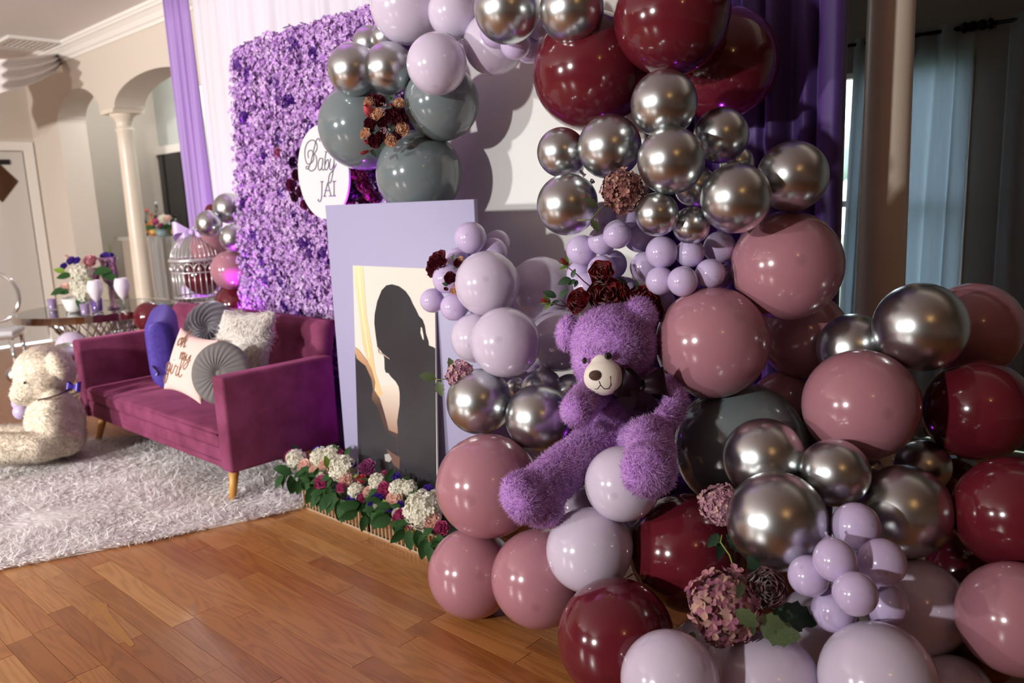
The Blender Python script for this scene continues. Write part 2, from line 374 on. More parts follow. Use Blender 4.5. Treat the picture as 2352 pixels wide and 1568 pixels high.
# ------------------------------------------------------------------ ceiling air vent
m_vent = mat('white_vent_metal', '#e8e4de', .4); m_vd = mat('vent_dark', '#3b3a38', .8)
vc = onz(66, 96, CEIL); vt = thing('air_vent', 'white louvred air vent in the ceiling near the arches', 'vent', (vc[0], vc[1], CEIL))
def vbox(n, x0, x1, y0, y1, z0, z1, m): return G().box(x0, x1, y0, y1, z0, z1).mk(n, m, vt)
g = G(); g.box(-.26, .26, -.26, -.2, -.03, 0); g.box(-.26, .26, .2, .26, -.03, 0); g.box(-.26, -.2, -.2, .2, -.03, 0); g.box(.2, .26, -.2, .2, -.03, 0); g.mk('frame', m_vent, vt)
vbox('backing', -.2, .2, -.2, .2, -.006, 0, m_vd)
for k in range(8): G().add([(-.2, -.19+k*.05, -.004), (.2, -.19+k*.05, -.004), (.2, -.155+k*.05, -.028), (-.2, -.155+k*.05, -.028), (-.2, -.187+k*.05, -.004), (.2, -.187+k*.05, -.004), (.2, -.152+k*.05, -.028), (-.2, -.152+k*.05, -.028)], [(0, 1, 2, 3), (7, 6, 5, 4), (0, 4, 5, 1), (3, 2, 6, 7)]).mk('slat', m_vent, vt)
# ------------------------------------------------------------------ white ceiling swag
m_sheer = mat('white_sheer_cloth', '#e3dcda', .8, Sheen_Weight=.2)
p0 = np.array(ony(153, 118, 3.33)); nrm = np.array([1.0, .45, 0])
top = [(156, 116), (120, 124), (80, 129), (40, 133), (0, 137), (-140, 130), (-300, 90)]; botm = [(158, 124), (128, 163), (88, 186), (42, 203), (0, 212), (-140, 268), (-300, 285)]
def sw(u, v):
    i = min(int(u*6), 5); t = u*6-i
    a = np.array(top[i])*(1-t)+np.array(top[i+1])*t; b = np.array(botm[i])*(1-t)+np.array(botm[i+1])*t
    q = a*(1-v)+b*v; k = 9.0-1.5*min(1, u*1.6)**.7; p = dep(q[0], q[1], k); return p+np.array([1, .45, 0])*(.035*math.sin(v*19+u*2)*min(1, u*3+.15))
tag(G().grid(sw, 36, 40).mk('ceiling_swag', m_sheer, None, True), 'white sheer swag draped from the crown moulding at the ceiling', 'drape')
# ------------------------------------------------------------------ pipe-and-drape backdrop
DY = 3.10
m_white = mat('white_drape_cloth', '#d2cfd3', .8, Sheen_Weight=.15, bump=(8, .05))
m_purpL = mat('light_purple_satin', '#9c7cba', .55, Sheen_Weight=.3)
m_purpR = mat('deep_purple_drape_cloth', '#42206a', .6, Sheen_Weight=.2)
def drape(name, x0, x1, y_, z0, z1, folds, amp, m, seed, label, cat='drape', group=None, parent=None, nz=14, taper=0.0):
    r = random.Random(seed); ph = [r.uniform(0, 6.28) for _ in range(6)]; fr = [folds*6.28, folds*6.28*.43, folds*6.28*1.7]
    def fn(u, v):
        z = z0+(z1-z0)*v; k = 1-.55*v**4
        s_ = math.sin(fr[0]*u+ph[0]+.5*math.sin(3*v+ph[3]))+.6*math.sin(fr[1]*u+ph[1])+.35*math.sin(fr[2]*u+ph[2]+.7*v)
        x = x0+(x1-x0)*u + .25*amp*math.cos(fr[0]*u+ph[0])+taper*(1-v)
        return (x, y_+amp*s_*k*.6, z)
    g = G().grid(fn, max(24, int(folds*12)), nz); o = g.mk(name, m, parent, True)
    md = o.modifiers.new('t', 'SOLIDIFY'); md.thickness = .004
    if label: tag(o, label, cat, group)
    return o
xa, xb = ony(380, 10, DY)[0], ony(440, 10, DY)[0]
drape('backdrop_drape', xa, xb-.02, DY-.02, .02, 3.18, 5, .035, m_purpL, 1, 'light purple satin drape at the end of the backdrop beside the arches', taper=.05)
drape('backdrop_drape', xb+.01, -2.03, DY, .02, 3.18, 26, .04, m_white, 2, 'white gathered backdrop drape behind the purple flower wall')
drape('backdrop_drape', -2.0, ony(1937, 300, DY)[0], DY-.01, .02, 3.18, 8, .045, m_purpR, 3, 'deep purple backdrop drape behind the burgundy balloons')
m_pipe = mat('grey_pipe', '#8d8d90', .35, 1)
pf = thing('backdrop_stand', 'grey metal pipe frame carrying the backdrop drapes', 'stand', (0, DY+.06, 0))
G().tube([(xa, 0, 3.2), (-1.2, 0, 3.2)], .02, 12).mk('crossbar', m_pipe, pf, True)
for x in (xa+.06, -3.6, -1.25):
    G().tube([(x, 0, .01), (x, 0, 3.2)], .02, 12).mk('upright', m_pipe, pf, True); G().box(x-.2, x+.2, -.1, .12, 0, .012).mk('base_plate', m_pipe, pf)
# ------------------------------------------------------------------ window curtains and rod (far wall)
m_curt = mat('blue_grey_curtain', '#aeb6bd', .85)
nt = m_curt.node_tree; bs = nt.nodes['Principled BSDF']; tl = nt.nodes.new('ShaderNodeBsdfTranslucent'); tl.inputs[0].default_value = (.58, .65, .70, 1)
mxs = nt.nodes.new('ShaderNodeMixShader'); mxs.inputs[0].default_value = .55; nt.links.new(bs.outputs[0], mxs.inputs[1]); nt.links.new(tl.outputs[0], mxs.inputs[2]); nt.links.new(mxs.outputs[0], nt.nodes['Material Output'].inputs[0])
CY = 4.9; rz = ony(2240, 60, CY)[2]
def curt(x0, x1, f, seed, lab, taper=0): return drape('window_curtain', x0, x1, CY, .03, rz+.03, f, .045, m_curt, seed, lab, 'curtain', taper=taper)
curt(ony(1960, 300, CY)[0], ony(1992, 300, CY)[0]+.06, 2, 11, 'narrow blue-grey curtain drawn back beside the bright window pane', -.06)
curt(ony(2060, 100, CY)[0], ony(2238, 60, CY)[0], 3.5, 12, 'wide blue-grey curtain glowing with daylight behind the cream column', -.03)
curt(ony(2318, 100, CY)[0], ony(2318, 100, CY)[0]+.8, 5, 13, 'grey curtain over plain wall past the rod finial')
m_rod = mat('black_rod', '#141313', .35, .8)
for (a, b, fa) in ((-2.6, ony(2236, 60, CY)[0]+.02, 1), (ony(2300, 48, CY)[0]-.11, 1.2, 0)):
    r_ = thing('curtain_rod', 'black curtain rod with ball finial ending beside the wide curtain' if fa else 'black curtain rod with ball finial carrying the grey curtain', 'curtain rod', (a, CY, rz))
    G().tube([(0, 0, 0), (b-a, 0, 0)], .011, 10).mk('rod', m_rod, r_, True)
    e = b-a if fa else 0; s_ = 1 if fa else -1
    g = G(); g.ell((e+s_*.02, 0, 0), (.028, .028, .028)); g.ell((e+s_*.058, 0, 0), (.018, .03, .03)); g.ell((e+s_*.085, 0, 0), (.014, .014, .014)); g.mk('finial', m_rod, r_, True)
    G().box(e-s_*.06-.008, e-s_*.06+.008, 0, .1, -.008, .008).mk('bracket', m_rod, r_)
# trees seen through the window pane
m_leafo = mat('hazy_tree_foliage', '#a9bcae', .9, col2='#8fa596', noise=2); m_trunk = mat('tree_bark', '#4f4235', .9)  # outdoor haze is lightened into the foliage colours
tr = thing('garden_tree', 'leafy green tree outside the window', 'tree', (-6.6, 14, -1.6))
r_ = random.Random(5); fuse('crown', [((r_.uniform(-1.2, 1.2), r_.uniform(-1, 1), 2.4+r_.uniform(-1.6, 1.5)), [r_.uniform(.5, .9)]*3, None) for _ in range(16)], .12, m_leafo, tr, 1)
G().lathe([(.22, 0), (.16, 2.5)], 10).mk('trunk', m_trunk, tr, True)
gd = G().box(-14, 6, 5.2, 30, -.4, -.3); struct(gd, 'ground', mat('lawn', '#7c8b6c', .95))
# warm ceiling lamps behind the camera side of the hall
m_bulb = bpy.data.materials.new('warm_bulb'); m_bulb.use_nodes = True; nb = m_bulb.node_tree.nodes['Principled BSDF']; nb.inputs['Emission Color'].default_value = (1, .55, .2, 1); nb.inputs['Emission Strength'].default_value = 30
for i, (x, y_, lb) in enumerate(((1.5, 0.0, 'warm glass globe lamp hanging above the open floor'), (-7.2, -2.4, 'warm glass globe lamp hanging towards the door end'))):
    lp = thing('pendant_lamp', lb, 'lamp', (x, y_, CEIL)); G().tube([(0, 0, 0), (0, 0, -.22)], .006, 6).mk('cord', m_rod, lp); G().lathe([(.05, 0), (.05, -.02), (.012, -.03)], 16).mk('canopy', m_rod, lp, True)
    G().ell((0, 0, -.28), (.07, .07, .07)).mk('globe', m_bulb, lp, True)
# ================================================================== SOFA
m_velvet = mat('plum_velvet', '#854160', .8, col2='#6d3049', noise=7, Sheen_Weight=.55, Sheen_Roughness=.35, Sheen_Tint=S('#c56a98'), Specular_IOR_Level=.15)
m_leg = mat('light_oak_leg', '#d09a4f', .45, col2='#c48a40', noise=12)
m_btn = mat('plum_button_velvet', '#6b2554', .8)
sf = thing('loveseat_sofa', 'plum velvet loveseat with square arms and tapered wooden legs', 'sofa')
x0, x1, y0, y1 = -5.67, -3.665, 1.84, 2.50
rb('arm', m_velvet, sf, x1-.11, x1, y0, y1, .188, .685, r=.018)
rb('arm', m_velvet, sf, x0, x0+.11, y0, y1, .188, .70, r=.018)
rb('seat_base', m_velvet, sf, x0+.112, x1-.112, y0+.012, y1-.02, .192, .30, r=.015)
v, f = rbox(x0+.113, x1-.113, y0+.004, y1-.10, .296, .392, r=.028, seg=4); seat = mk('seat_cushion', v, f, m_velvet, sf, True)
G().tube([(x0+.12, y0+.006, .372), (x1-.12, y0+.006, .372)], .005, 8).mk('piping', m_velvet, seat, True)
G().tube([(x0+.12, y0+.012, .232), (x1-.12, y0+.012, .232)], .004, 8).mk('piping', m_velvet, seat, True)
# backrest: two tufted halves, leaning back
def backpanel(xa, xb):
    def fn(u, v):
        x = xa+(xb-xa)*u; z = .37+.50*v; y_ = 2.375+.105*v
        e = min(u, 1-u)*(xb-xa); ez = min(v, 1-v)*.5; rr_ = .03
        if e < rr_: y_ += (rr_-math.sqrt(max(0, rr_**2-(rr_-e)**2)))
        if ez < rr_: y_ += (rr_-math.sqrt(max(0, rr_**2-(rr_-ez)**2)))
        for bx in (.2, .5, .8):
            for bz in (.33, .72):
                d = math.hypot((u-bx)*(xb-xa), (v-bz)*.5); y_ += .028*math.exp(-(d/.035)**2)+.008*math.exp(-(d/.1)**2)
        return (x, y_, z)
    g = G().grid(fn, 44, 30); n = len(g.v)
    g.v += [(p[0], 2.47+.10*((p[2]-.37)/.5), p[2]) for p in g.v[:n]]; w = 45
    g.f += [tuple(i+n for i in reversed(q)) for q in g.f[:44*30]]
    for i in range(44): g.f += [(i+1, i, n+i, n+i+1), (30*w+i, 30*w+i+1, n+30*w+i+1, n+30*w+i)]
    for j in range(30): g.f += [(j*w, (j+1)*w, n+(j+1)*w, n+j*w), ((j+1)*w+44, j*w+44, n+j*w+44, n+(j+1)*w+44)]
    o = g.mk('backrest', m_velvet, sf, True)
    for bx in (.2, .5, .8):
        for bz in (.33, .72):
            p = fn(bx, bz); G().ell((p[0], p[1]-.002, p[2]), (.013, .007, .013), 12, 8).mk('tuft_button', m_btn, o, True)
xm = (x0+x1)/2; backpanel(x0+.115, xm-.002); backpanel(xm+.002, x1-.115+.06)
for lx, ly, dx, dy in ((-3.80, 1.93, .03, -.05), (-5.53, 1.93, -.03, -.05), (-3.80, 2.38, .03, .04), (-5.53, 2.38, -.03, .04)):
    G().tube([(lx, ly, .195), (lx+dx, ly+dy, 0.0)], [.028, .016], 14).mk('leg', m_leg, sf, True)
# ------------------------------------------------------------------ cushions on the sofa
def cushion(name, label, c, size, depth, rot, m, seed=0, smooth=True, pinch=.12, boxy=False):
    """square throw pillow: local x,z in plane, y thickness"""
    n = 30; g = G()
    def sh(u, v, s_):
        a = math.sin((u-.5)*math.pi); b = math.sin((v-.5)*math.pi); k = (1-a*a)*(1-b*b)
        px_ = a*size[0]/2*(1-pinch*(1-abs(b))**1*.35*0-pinch*.5*(1-b*b)*0+0); 
        sx = 1-pinch*(1-(b*b))*abs(a)**3; sz = 1-pinch*(1-(a*a))*abs(b)**3
        y_ = s_*depth/2*(max(0, (1-a**6)*(1-b**6))**.38 if boxy else max(0, k)**.42)
        return (a*size[0]/2*sx, y_, b*size[1]/2*sz)
    g.grid(lambda u, v: sh(u, v, -1), n, n); k0 = len(g.v)
    g.grid(lambda u, v: sh(1-u, v, 1), n, n)
    o = g.mk(name, m, None, True); o.location = c; o.rotation_euler = rot
    if label: tag(o, label, 'cushion')
    return o
def rotm(*e): return tuple(math.radians(a) for a in e)
m_pinkc = mat('blush_cushion_cotton', '#e0c0b8', .85, bump=(200, .1)); m_script = mat('tan_embroidery', '#8f6a4c', .7)
m_furw = furmat('white_shag', ('#fbf8f4', '#f2ece6', '#fdfbf9', '#e9e1da'))
m_slate = mat('grey_pleated_cotton', '#6c6766', .8, bump=(150, .1)); m_silk = mat('charcoal_satin', '#57535a', .28, Sheen_Weight=.4)
m_pur = mat('violet_velvet', '#4e3aa0', .6, col2='#402c8c', noise=60, Sheen_Weight=.8, Sheen_Roughness=.3, Sheen_Tint=S('#9a86ea'))
# violet round-edged cushion standing near the far arm
pc = np.array(dep(377, 792, 4.86)); 
o = cushion('throw_pillow', 'violet velvet cushion leaning on edge beside the blush cushion', pc, (.40, .41), .17, rotm(0, 9, -30), m_pur, pinch=.03, boxy=True)
tb = mat('white_tag_cloth', '#e9e6e2', .8); G().grid(lambda u, v: (.18+.03*u, -.045+.012*math.sin(5*v), -.12+.06*v), 2, 4).mk('care_tag', tb, o)
# charcoal pleated satin cushion (round, twisted folds)
def pleat_round(name, label, c, R, dpt, rot, m, npl, depth_p, twist, button):
    g = G(); nu, nv = npl*6, 14
    def fn(u, v, s_):
        a = 2*math.pi*u+twist*(1-v)*1.0; r = R*v; prof = max(0.0, 1-(v**2.6))**.5
        pit = math.exp(-(v/.16)**2)*.55
        y_ = dpt/2*(prof*(1-pit))+depth_p*math.sin(npl*2*math.pi*u)*min(1, v*3)*(1-v**6)
        return (r*math.cos(a), s_*y_, r*math.sin(a))
    g.grid(lambda u, v: fn(1-u, v, -1), nu, nv); g.grid(lambda u, v: fn(u, v, 1), nu, nv)
    o = g.mk(name, m, None, True); o.location = c; o.rotation_euler = rot
    e = G().lathe([(R*1.0, -.0)], 3) if False else None
    if button: G().ell((0, -dpt*.5*.47, 0), (.022, .010, .022), 16, 10).mk('button', m, o, True)
    tag(o, label, 'cushion'); return o
pleat_round('throw_pillow', 'charcoal satin cushion with swirling folds at the sofa back', np.array(dep(484, 757, 4.78)), .175, .15, rotm(-14, 0, 30), m_silk, 16, .011, 1.3, False)
# blush cushion with lettering
oc = cushion('throw_pillow', 'blush pink cushion with tan script lettering', np.array(dep(438, 838, 4.42)), (.38, .36), .13, rotm(-20, 6, 4), m_pinkc)
def script(strokes, parent, m, r, ysurf, seg=6, name='lettering'):
    g = G()
    for st in strokes:
        P = [Vector((p[0], 0, p[1])) for p in st]; Q = []
        for i in range(len(P)-1):
            a = P[max(i-1, 0)]; b = P[i]; c_ = P[i+1]; d = P[min(i+2, len(P)-1)]
            for k in range(5):
                t = k/5; Q.append(.5*((2*b)+(-a+c_)*t+(2*a-5*b+4*c_-d)*t*t+(-a+3*b-3*c_+d)*t**3))
        Q.append(P[-1]); g.tube([(q.x, ysurf(q.x, q.z), q.z) for q in Q], r, seg)
    return g.mk(name, m, parent, True)
def csurf(x, z):
    a = x/.2; b = z/.2; return -.066*max(0, (1-a*a)*(1-b*b))**.42
def sc(st, ox, oz, k): return [[(ox+p[0]*k, oz+p[1]*k) for p in s_] for s_ in st]
GL = {'g': [[(.9, .75), (.45, 1), (.05, .6), (.3, .05), (.8, .4), (.95, .95), (.8, -.4), (.3, -1.1), (0, -.7), (.6, -.1), (1.2, .3)]],
      'i': [[(0, .2), (.25, .95), (.2, .15), (.45, .05), (.65, .35)], [(.33, 1.35), (.36, 1.42)]],
      'r': [[(0, .2), (.25, 1), (.3, .85), (.7, .9), (.6, .2), (.8, .05), (1.0, .35)]],
      'l': [[(0, .2), (.5, 1.5), (.4, 2.1), (.15, 1.7), (.15, .3), (.4, .05), (.7, .35)]],
      'o': [[(.5, 1), (.05, .6), (.3, .02), (.75, .4), (.5, 1), (.8, .85), (1.0, .9)]],
      'h': [[(0, .2), (.45, 1.6), (.3, 2.1), (.12, 1.6), (.1, 0), (.15, .5), (.5, .95), (.6, .3), (.75, .05), (1.0, .3)]],
      'm': [[(0, .9), (.15, 0), (.2, .6), (.45, .95), (.5, 0), (.55, .6), (.85, .95), (.9, .2), (1.05, .05), (1.3, .3)]],
      'y': [[(0, .9), (.1, .3), (.4, .1), (.75, .9), (.7, -.4), (.3, -1), (.1, -.6), (.6, 0), (1, .3)]]}
def word(w_, ox, oz, k):
    out = []; wd_ = {'g': 1.15, 'i': .62, 'r': .95, 'l': .65, 'o': .95, 'h': .95, 'm': 1.25, 'y': .95}
    for ch in w_: out += sc(GL[ch], ox, oz, k); ox += wd_[ch]*k
    return out
script(word('oh', -.10, .085, .05)+word('my', -.02, .02, .045)+word('girl', -.155, -.075, .058), oc, m_script, .0028, csurf)
# white shaggy cushion
of = cushion('throw_pillow', 'white shaggy fur cushion against the sofa back', np.array(dep(562, 783, 4.42)), (.38, .34), .13, rotm(-18, 0, 14), m_furw)
fur('pile', of, 9000, .045, .006, m_furw, of, lay=.75, jit=.4, nscale=25, fall=(0, 0, -1.1), seed=5)
# grey round pleated cushion
pleat_round('throw_pillow', 'round grey pleated cushion with a centre button', np.array(dep(508, 857, 4.17)), .165, .10, rotm(-14, 0, 36), m_slate, 26, .0035, .25, True)
# ================================================================== RUG
m_rugb = mat('rug_backing', '#f2eeea', .95)
m_rug = furmat('white_faux_fur', ('#fdfbf9', '#f8f4f2', '#fefdfc', '#f3eeed', '#fbf8f6'))
edge = [(-3.40, 2.06), (-3.50, 1.75), (-3.60, 1.50), (-3.72, 1.2), (-3.84, .92), (-4.0, .55), (-4.1, .1), (-4.3, -.4), (-5.0, -.55), (-5.9, -.3), (-6.1, .5), (-6.0, 1.2), (-5.75, 1.72), (-5.2, 2.3), (-4.4, 2.42), (-3.7, 2.36), (-3.46, 2.22)]
pts = []
for i in range(len(edge)):
    a = Vector(edge[i]); b = Vector(edge[(i+1) % len(edge)]); n = max(1, int((b-a).length/.05))
    pts += [tuple(a.lerp(b, k/n)) for k in range(n)]
bm = bmesh.new(); vs = [bm.verts.new((p[0], p[1], .012)) for p in pts]; fa = bm.faces.new(vs); 
r_ = bmesh.ops.extrude_face_region(bm, geom=[fa]); 
for e in r_['geom']:
    if isinstance(e, bmesh.types.BMVert): e.co.z = .001
bmesh.ops.recalc_face_normals(bm, faces=bm.faces); me = bpy.data.meshes.new('fur_rug'); bm.to_mesh(me); bm.free(); me.materials.append(m_rugb)
rug = bpy.data.objects.new('fur_rug', me); COL.objects.link(rug); tag(rug, 'white long-pile faux fur rug under the plum sofa', 'rug')
# triangulated top for scattering
rv = np.array(pts); 
def in_rug(p):
    x = p[:, 0]; y_ = p[:, 1]; ins = np.zeros(len(p), bool); j = len(rv)-1
    for i in range(len(rv)):
        cnd = ((rv[i, 1] > y_) != (rv[j, 1] > y_)) & (x < (rv[j, 0]-rv[i, 0])*(y_-rv[i, 1])/(rv[j, 1]-rv[i, 1]+1e-12)+rv[i, 0]); ins ^= cnd; j = i
    return ins
tmp = G().grid(lambda u, v: (-6.2+2.9*u, -.6+3.1*v, .012), 2, 2).mk('tmp', None)
fur('pile', tmp, 150000, .06, .0075, m_rug, rug, lay=.83, jit=.55, nscale=9, fall=(.3, -.35, 0), seed=9, mask=in_rug, nmix=.2)
bpy.data.objects.remove(tmp)
# ================================================================== FLOWER MESHES
def petal(g, c, ax, out, w, l, cup=.3, nu=4, nv=4, curl=.2):
    """petal rooted at c, growing along ax (unit) bulging to out"""
    ax = Vector(ax).normalized(); out = Vector(out); out = (out-ax*out.dot(ax)).normalized(); sd = ax.cross(out); c = Vector(c)
    def fn(u, v):
        a = 2*u-1; wv = w*math.sin(math.pi*min(.97, .12+.8*v))**.7
        p = c+ax*(l*v)+sd*(a*wv*.5)-out*(cup*w*(a*a)*.6)+out*(math.sin(v*2.4)*cup*l*.35)
        if v > .7: p += out*(curl*l*(v-.7))
        return p
    g.grid(fn, nu, nv)
def rose_g(R=1.0, rings=((3, .25, 80, 1.0), (4, .42, 66, 1.0), (5, .62, 48, .98), (6, .85, 26, .9)), seed=0):
    r = random.Random(seed); g = G()
    for ri, (n, rad, el, ln) in enumerate(rings):
        for k in range(n):
            a = 2*math.pi*(k+.5*(ri % 2))/n+r.uniform(-.15, .15); e = math.radians(el+r.uniform(-5, 5)); o = Vector((math.cos(a), math.sin(a), 0))
            ax = o*math.cos(e)+Vector((0, 0, 1))*math.sin(e)
            petal(g, o*(rad*.30*R)+Vector((0, 0, -.25*R)), ax, o, 1.75*R*(.45+rad*.55), ln*R*(.95), .42, 4, 4, .35)
    # spiral heart
    sp = [(.02*k*R*.5*math.cos(k*.9), .02*k*R*.5*math.sin(k*.9)) for k in range(2, 20)]
    v = []
    for x, y_ in sp: v += [(x, y_, .1*R), (x*1.05, y_*1.05, .62*R)]
    g.add(v, [(2*i, 2*i+2, 2*i+3, 2*i+1) for i in range(len(sp)-1)])
    return g
def bud_g(R=1.0):
    g = G()
    for k in range(4):
        a = 1.57*k; o = Vector((math.cos(a), math.sin(a), 0)); petal(g, o*.12*R+Vector((0, 0, -.6*R)), Vector((0, 0, 1))+o*.16, o, 1.15*R, 1.7*R, .5, 4, 5, -.15)
    return g
def peony_g(R=1.0, seed=0, n=34):
    r = random.Random(seed); g = G()
    for k in range(n):
        t = k/n; a = k*2.4; e = math.radians(82-70*t+r.uniform(-8, 8)); o = Vector((math.cos(a), math.sin(a), 0)); ax = o*math.cos(e)+Vector((0, 0, math.sin(e)))
        petal(g, o*(.45*t*R)+Vector((0, 0, -.1*R)), ax, o, R*(.55+.6*t), R*(.72+.12*t), .45, 4, 4, .25)
    return g
def hyd_g(R=1.0, n=70, fs=.26, seed=0, full=False, cup=.25):
    """hydrangea head: florets with four rounded petals over a dome"""
    r = random.Random(seed); g = G()
    for k in range(n):
        zz = 1-(k+.5)/n*(2.0 if full else 1.45); a = k*2.39996; rad = math.sqrt(max(0, 1-zz*zz)); d = Vector((rad*math.cos(a), rad*math.sin(a), zz))
        d = (d+Vector((r.uniform(-.12, .12), r.uniform(-.12, .12), r.uniform(-.12, .12)))).normalized(); c = d*R*r.uniform(.86, 1.06)
        M = frame_of((d+Vector((r.uniform(-.5, .5), r.uniform(-.5, .5), r.uniform(-.5, .5)))).normalized()); th = r.uniform(0, 6.28); s_ = fs*R*r.uniform(.8, 1.2)
        for q in range(4):
            b = th+q*1.571; e1 = Vector((math.cos(b), math.sin(b), 0)); e2 = Vector((-math.sin(b), math.cos(b), 0)); up_ = Vector((0, 0, 1))
            kz = cup*s_*r.uniform(-.5, 1.6); P = [up_*0, e1*.42*s_+e2*.36*s_+up_*cup*s_*.8, e1*.8*s_+e2*.40*s_+up_*(cup*s_*.6+kz*.4), e1*1.02*s_+up_*kz, e1*.8*s_-e2*.40*s_+up_*(cup*s_*.6+kz*.4), e1*.42*s_-e2*.36*s_+up_*cup*s_*.8, e1*.6*s_+up_*.03*s_]
            g.add([c+M @ p for p in P], [(0, 6, 1), (1, 6, 2), (2, 6, 3), (3, 6, 4), (4, 6, 5), (5, 6, 0)])
    g.ell((0, 0, 0), (.84*R,)*3, 14, 9)
    return g
def leaf_g(L_=1.0, wd_=.55, fold=.25, droop=.25, ser=0):
    g = G(); n = 8; v = []
    for i in range(n+1):
        t = i/n; w = wd_*.5*math.sin(math.pi*t**.85)**.85 if 0 < t < 1 else 0; w *= (1+ser*(.5 if i % 2 else -.5))
        z = -droop*t*t
        v += [(t*L_, -w*L_, (z+fold*w)*L_), (t*L_, 0, z*L_), (t*L_, w*L_, (z+fold*w)*L_)]
    f = []
    for i in range(n): f += [(3*i, 3*i+3, 3*i+4, 3*i+1), (3*i+1, 3*i+4, 3*i+5, 3*i+2)]
    return g.add(v, f)
def mesh_of(g, name, m, smooth=True):
    o = g.mk(name, m, None, smooth); me = o.data; bpy.data.objects.remove(o); return me
def put(name, me, parent, loc, d=None, scale=1.0, m=None, spin=None, kind=None, x=None, zd=None):
    """place shared mesh with +Z along d (or +X along x)"""
    o = bpy.data.objects.new(name, me); link(o, parent)
    if x is not None:
        X_ = Vector(x).normalized(); Z_ = Vector(zd if zd is not None else (-FWD+UP*.5)); Z_ = (Z_-X_*Z_.dot(X_)).normalized(); Y_ = Z_.cross(X_); q = Matrix((X_, Y_, Z_)).transposed().to_quaternion()
    else: q = Vector(d if d is not None else (0, 0, 1)).to_track_quat('Z', 'Y') @ Quaternion((0, 0, 1), spin if spin is not None else random.uniform(0, 6.28))
    if x is not None and spin: q = q @ Quaternion((1, 0, 0), spin)
    o.matrix_basis = Matrix.LocRotScale(Vector(loc), q, Vector((scale,)*3) if not hasattr(scale, '__len__') else Vector(scale))
    if m is not None:
        o.material_slots[0].link = 'OBJECT'; o.material_slots[0].material = m
    if kind: o['kind'] = kind
    return o
m_petal = mat('petal_default', '#ccaacc', .7)
ROSE = mesh_of(rose_g(1, seed=1), 'rose', m_petal); ROSE2 = mesh_of(rose_g(1, ((3, .22, 84, 1), (4, .4, 72, 1), (5, .55, 60, 1), (6, .72, 44, .95)), 2), 'rose', m_petal)
BUD = mesh_of(bud_g(), 'bud', m_petal); PEONY = mesh_of(peony_g(), 'peony', m_petal); RANU = mesh_of(rose_g(1, ((4, .2, 86, .9), (5, .34, 78, .95), (6, .5, 68, 1), (7, .66, 55, 1), (8, .84, 38, 1), (8, 1.0, 20, .95)), 5), 'ranunculus', m_petal)
HYD = mesh_of(hyd_g(), 'hydrangea', m_petal, False); HYDL = mesh_of(hyd_g(1, 46, .36, 3), 'hydrangea', m_petal, False); HYDB = mesh_of(hyd_g(1, 120, .23, 4, True), 'hydrangea', m_petal, False)
LEAF = mesh_of(leaf_g(), 'leaf', m_petal); LEAFS = mesh_of(leaf_g(1, .62, .2, .15, .28), 'leaf', m_petal); LEAFN = mesh_of(leaf_g(1, .36, .2, .2), 'leaf', m_petal)
# ================================================================== FLOWER WALL
fmats = [mat('lilac_blossom_%d' % i, c[0], .75, island=c) for i, c in enumerate((('#c49ad4', '#b388c8', '#d9b8e2', '#9c6fb8'), ('#b885cc', '#a070b8', '#cba2da', '#dfc4e6'), ('#d2b0de', '#c097d0', '#e6d0ec', '#a97fc2')))]
m_rosev = [mat('violet_rose_%d' % i, c, .7) for i, c in enumerate(('#9a68c8', '#8552b8', '#a97ed4'))]
m_fback = mat('flower_wall_backing', '#4b2a66', .9)
FY = 2.72
fw = thing('flower_wall', 'tall wall of massed purple silk blossoms behind the sofa', 'flower wall', (0, 0, 0))
def fleft(z): return -4.70-.34*max(0, min(1, (2.5-z)/1.75))*.6
FR = -3.12; FT = 2.46
def sect(z): return fleft(z)
G().add([(fleft(0)+.04, FY, 0.0), (FR, FY, 0), (FR, FY, FT-.03), (fleft(FT)+.04, FY, FT-.03), (fleft(0)+.04, FY+.03, 0.0), (FR, FY+.03, 0), (FR, FY+.03, FT-.03), (fleft(FT)+.04, FY+.03, FT-.03)],
        [(0, 1, 2, 3), (7, 6, 5, 4), (0, 4, 5, 1), (3, 2, 6, 7), (0, 3, 7, 4), (1, 5, 6, 2)]).mk('backing_board', m_fback, fw)
r_ = random.Random(12); cnt = 0
z = FT-.035
while z > .6 and cnt < 236:
    x = fleft(z)+.035+r_.uniform(0, .03)
    while x < -3.0 and cnt < 236:
        a, b, _ = proj((x, FY-.06, z))
        if not ((a > 775 and b > 190) or a > 885 or b > 770):
            put('blossom', r_.choice((HYD, HYDL)), fw, (x, FY-.012, z+r_.uniform(-.012, .012)), (r_.uniform(-.25, .25), -1, r_.uniform(-.25, .25)), r_.uniform(.062, .078), r_.choice(fmats)); cnt += 1
        x += .112
    z -= .1
for k in range(46):
    z = r_.uniform(.75, FT-.06); x = r_.uniform(fleft(z)+.05, -3.2)
    put('rose_bloom', ROSE, fw, (x, FY-.07, z), (r_.uniform(-.5, .5), -1, r_.uniform(-.4, .3)), r_.uniform(.032, .05), r_.choice(m_rosev))
g = G()
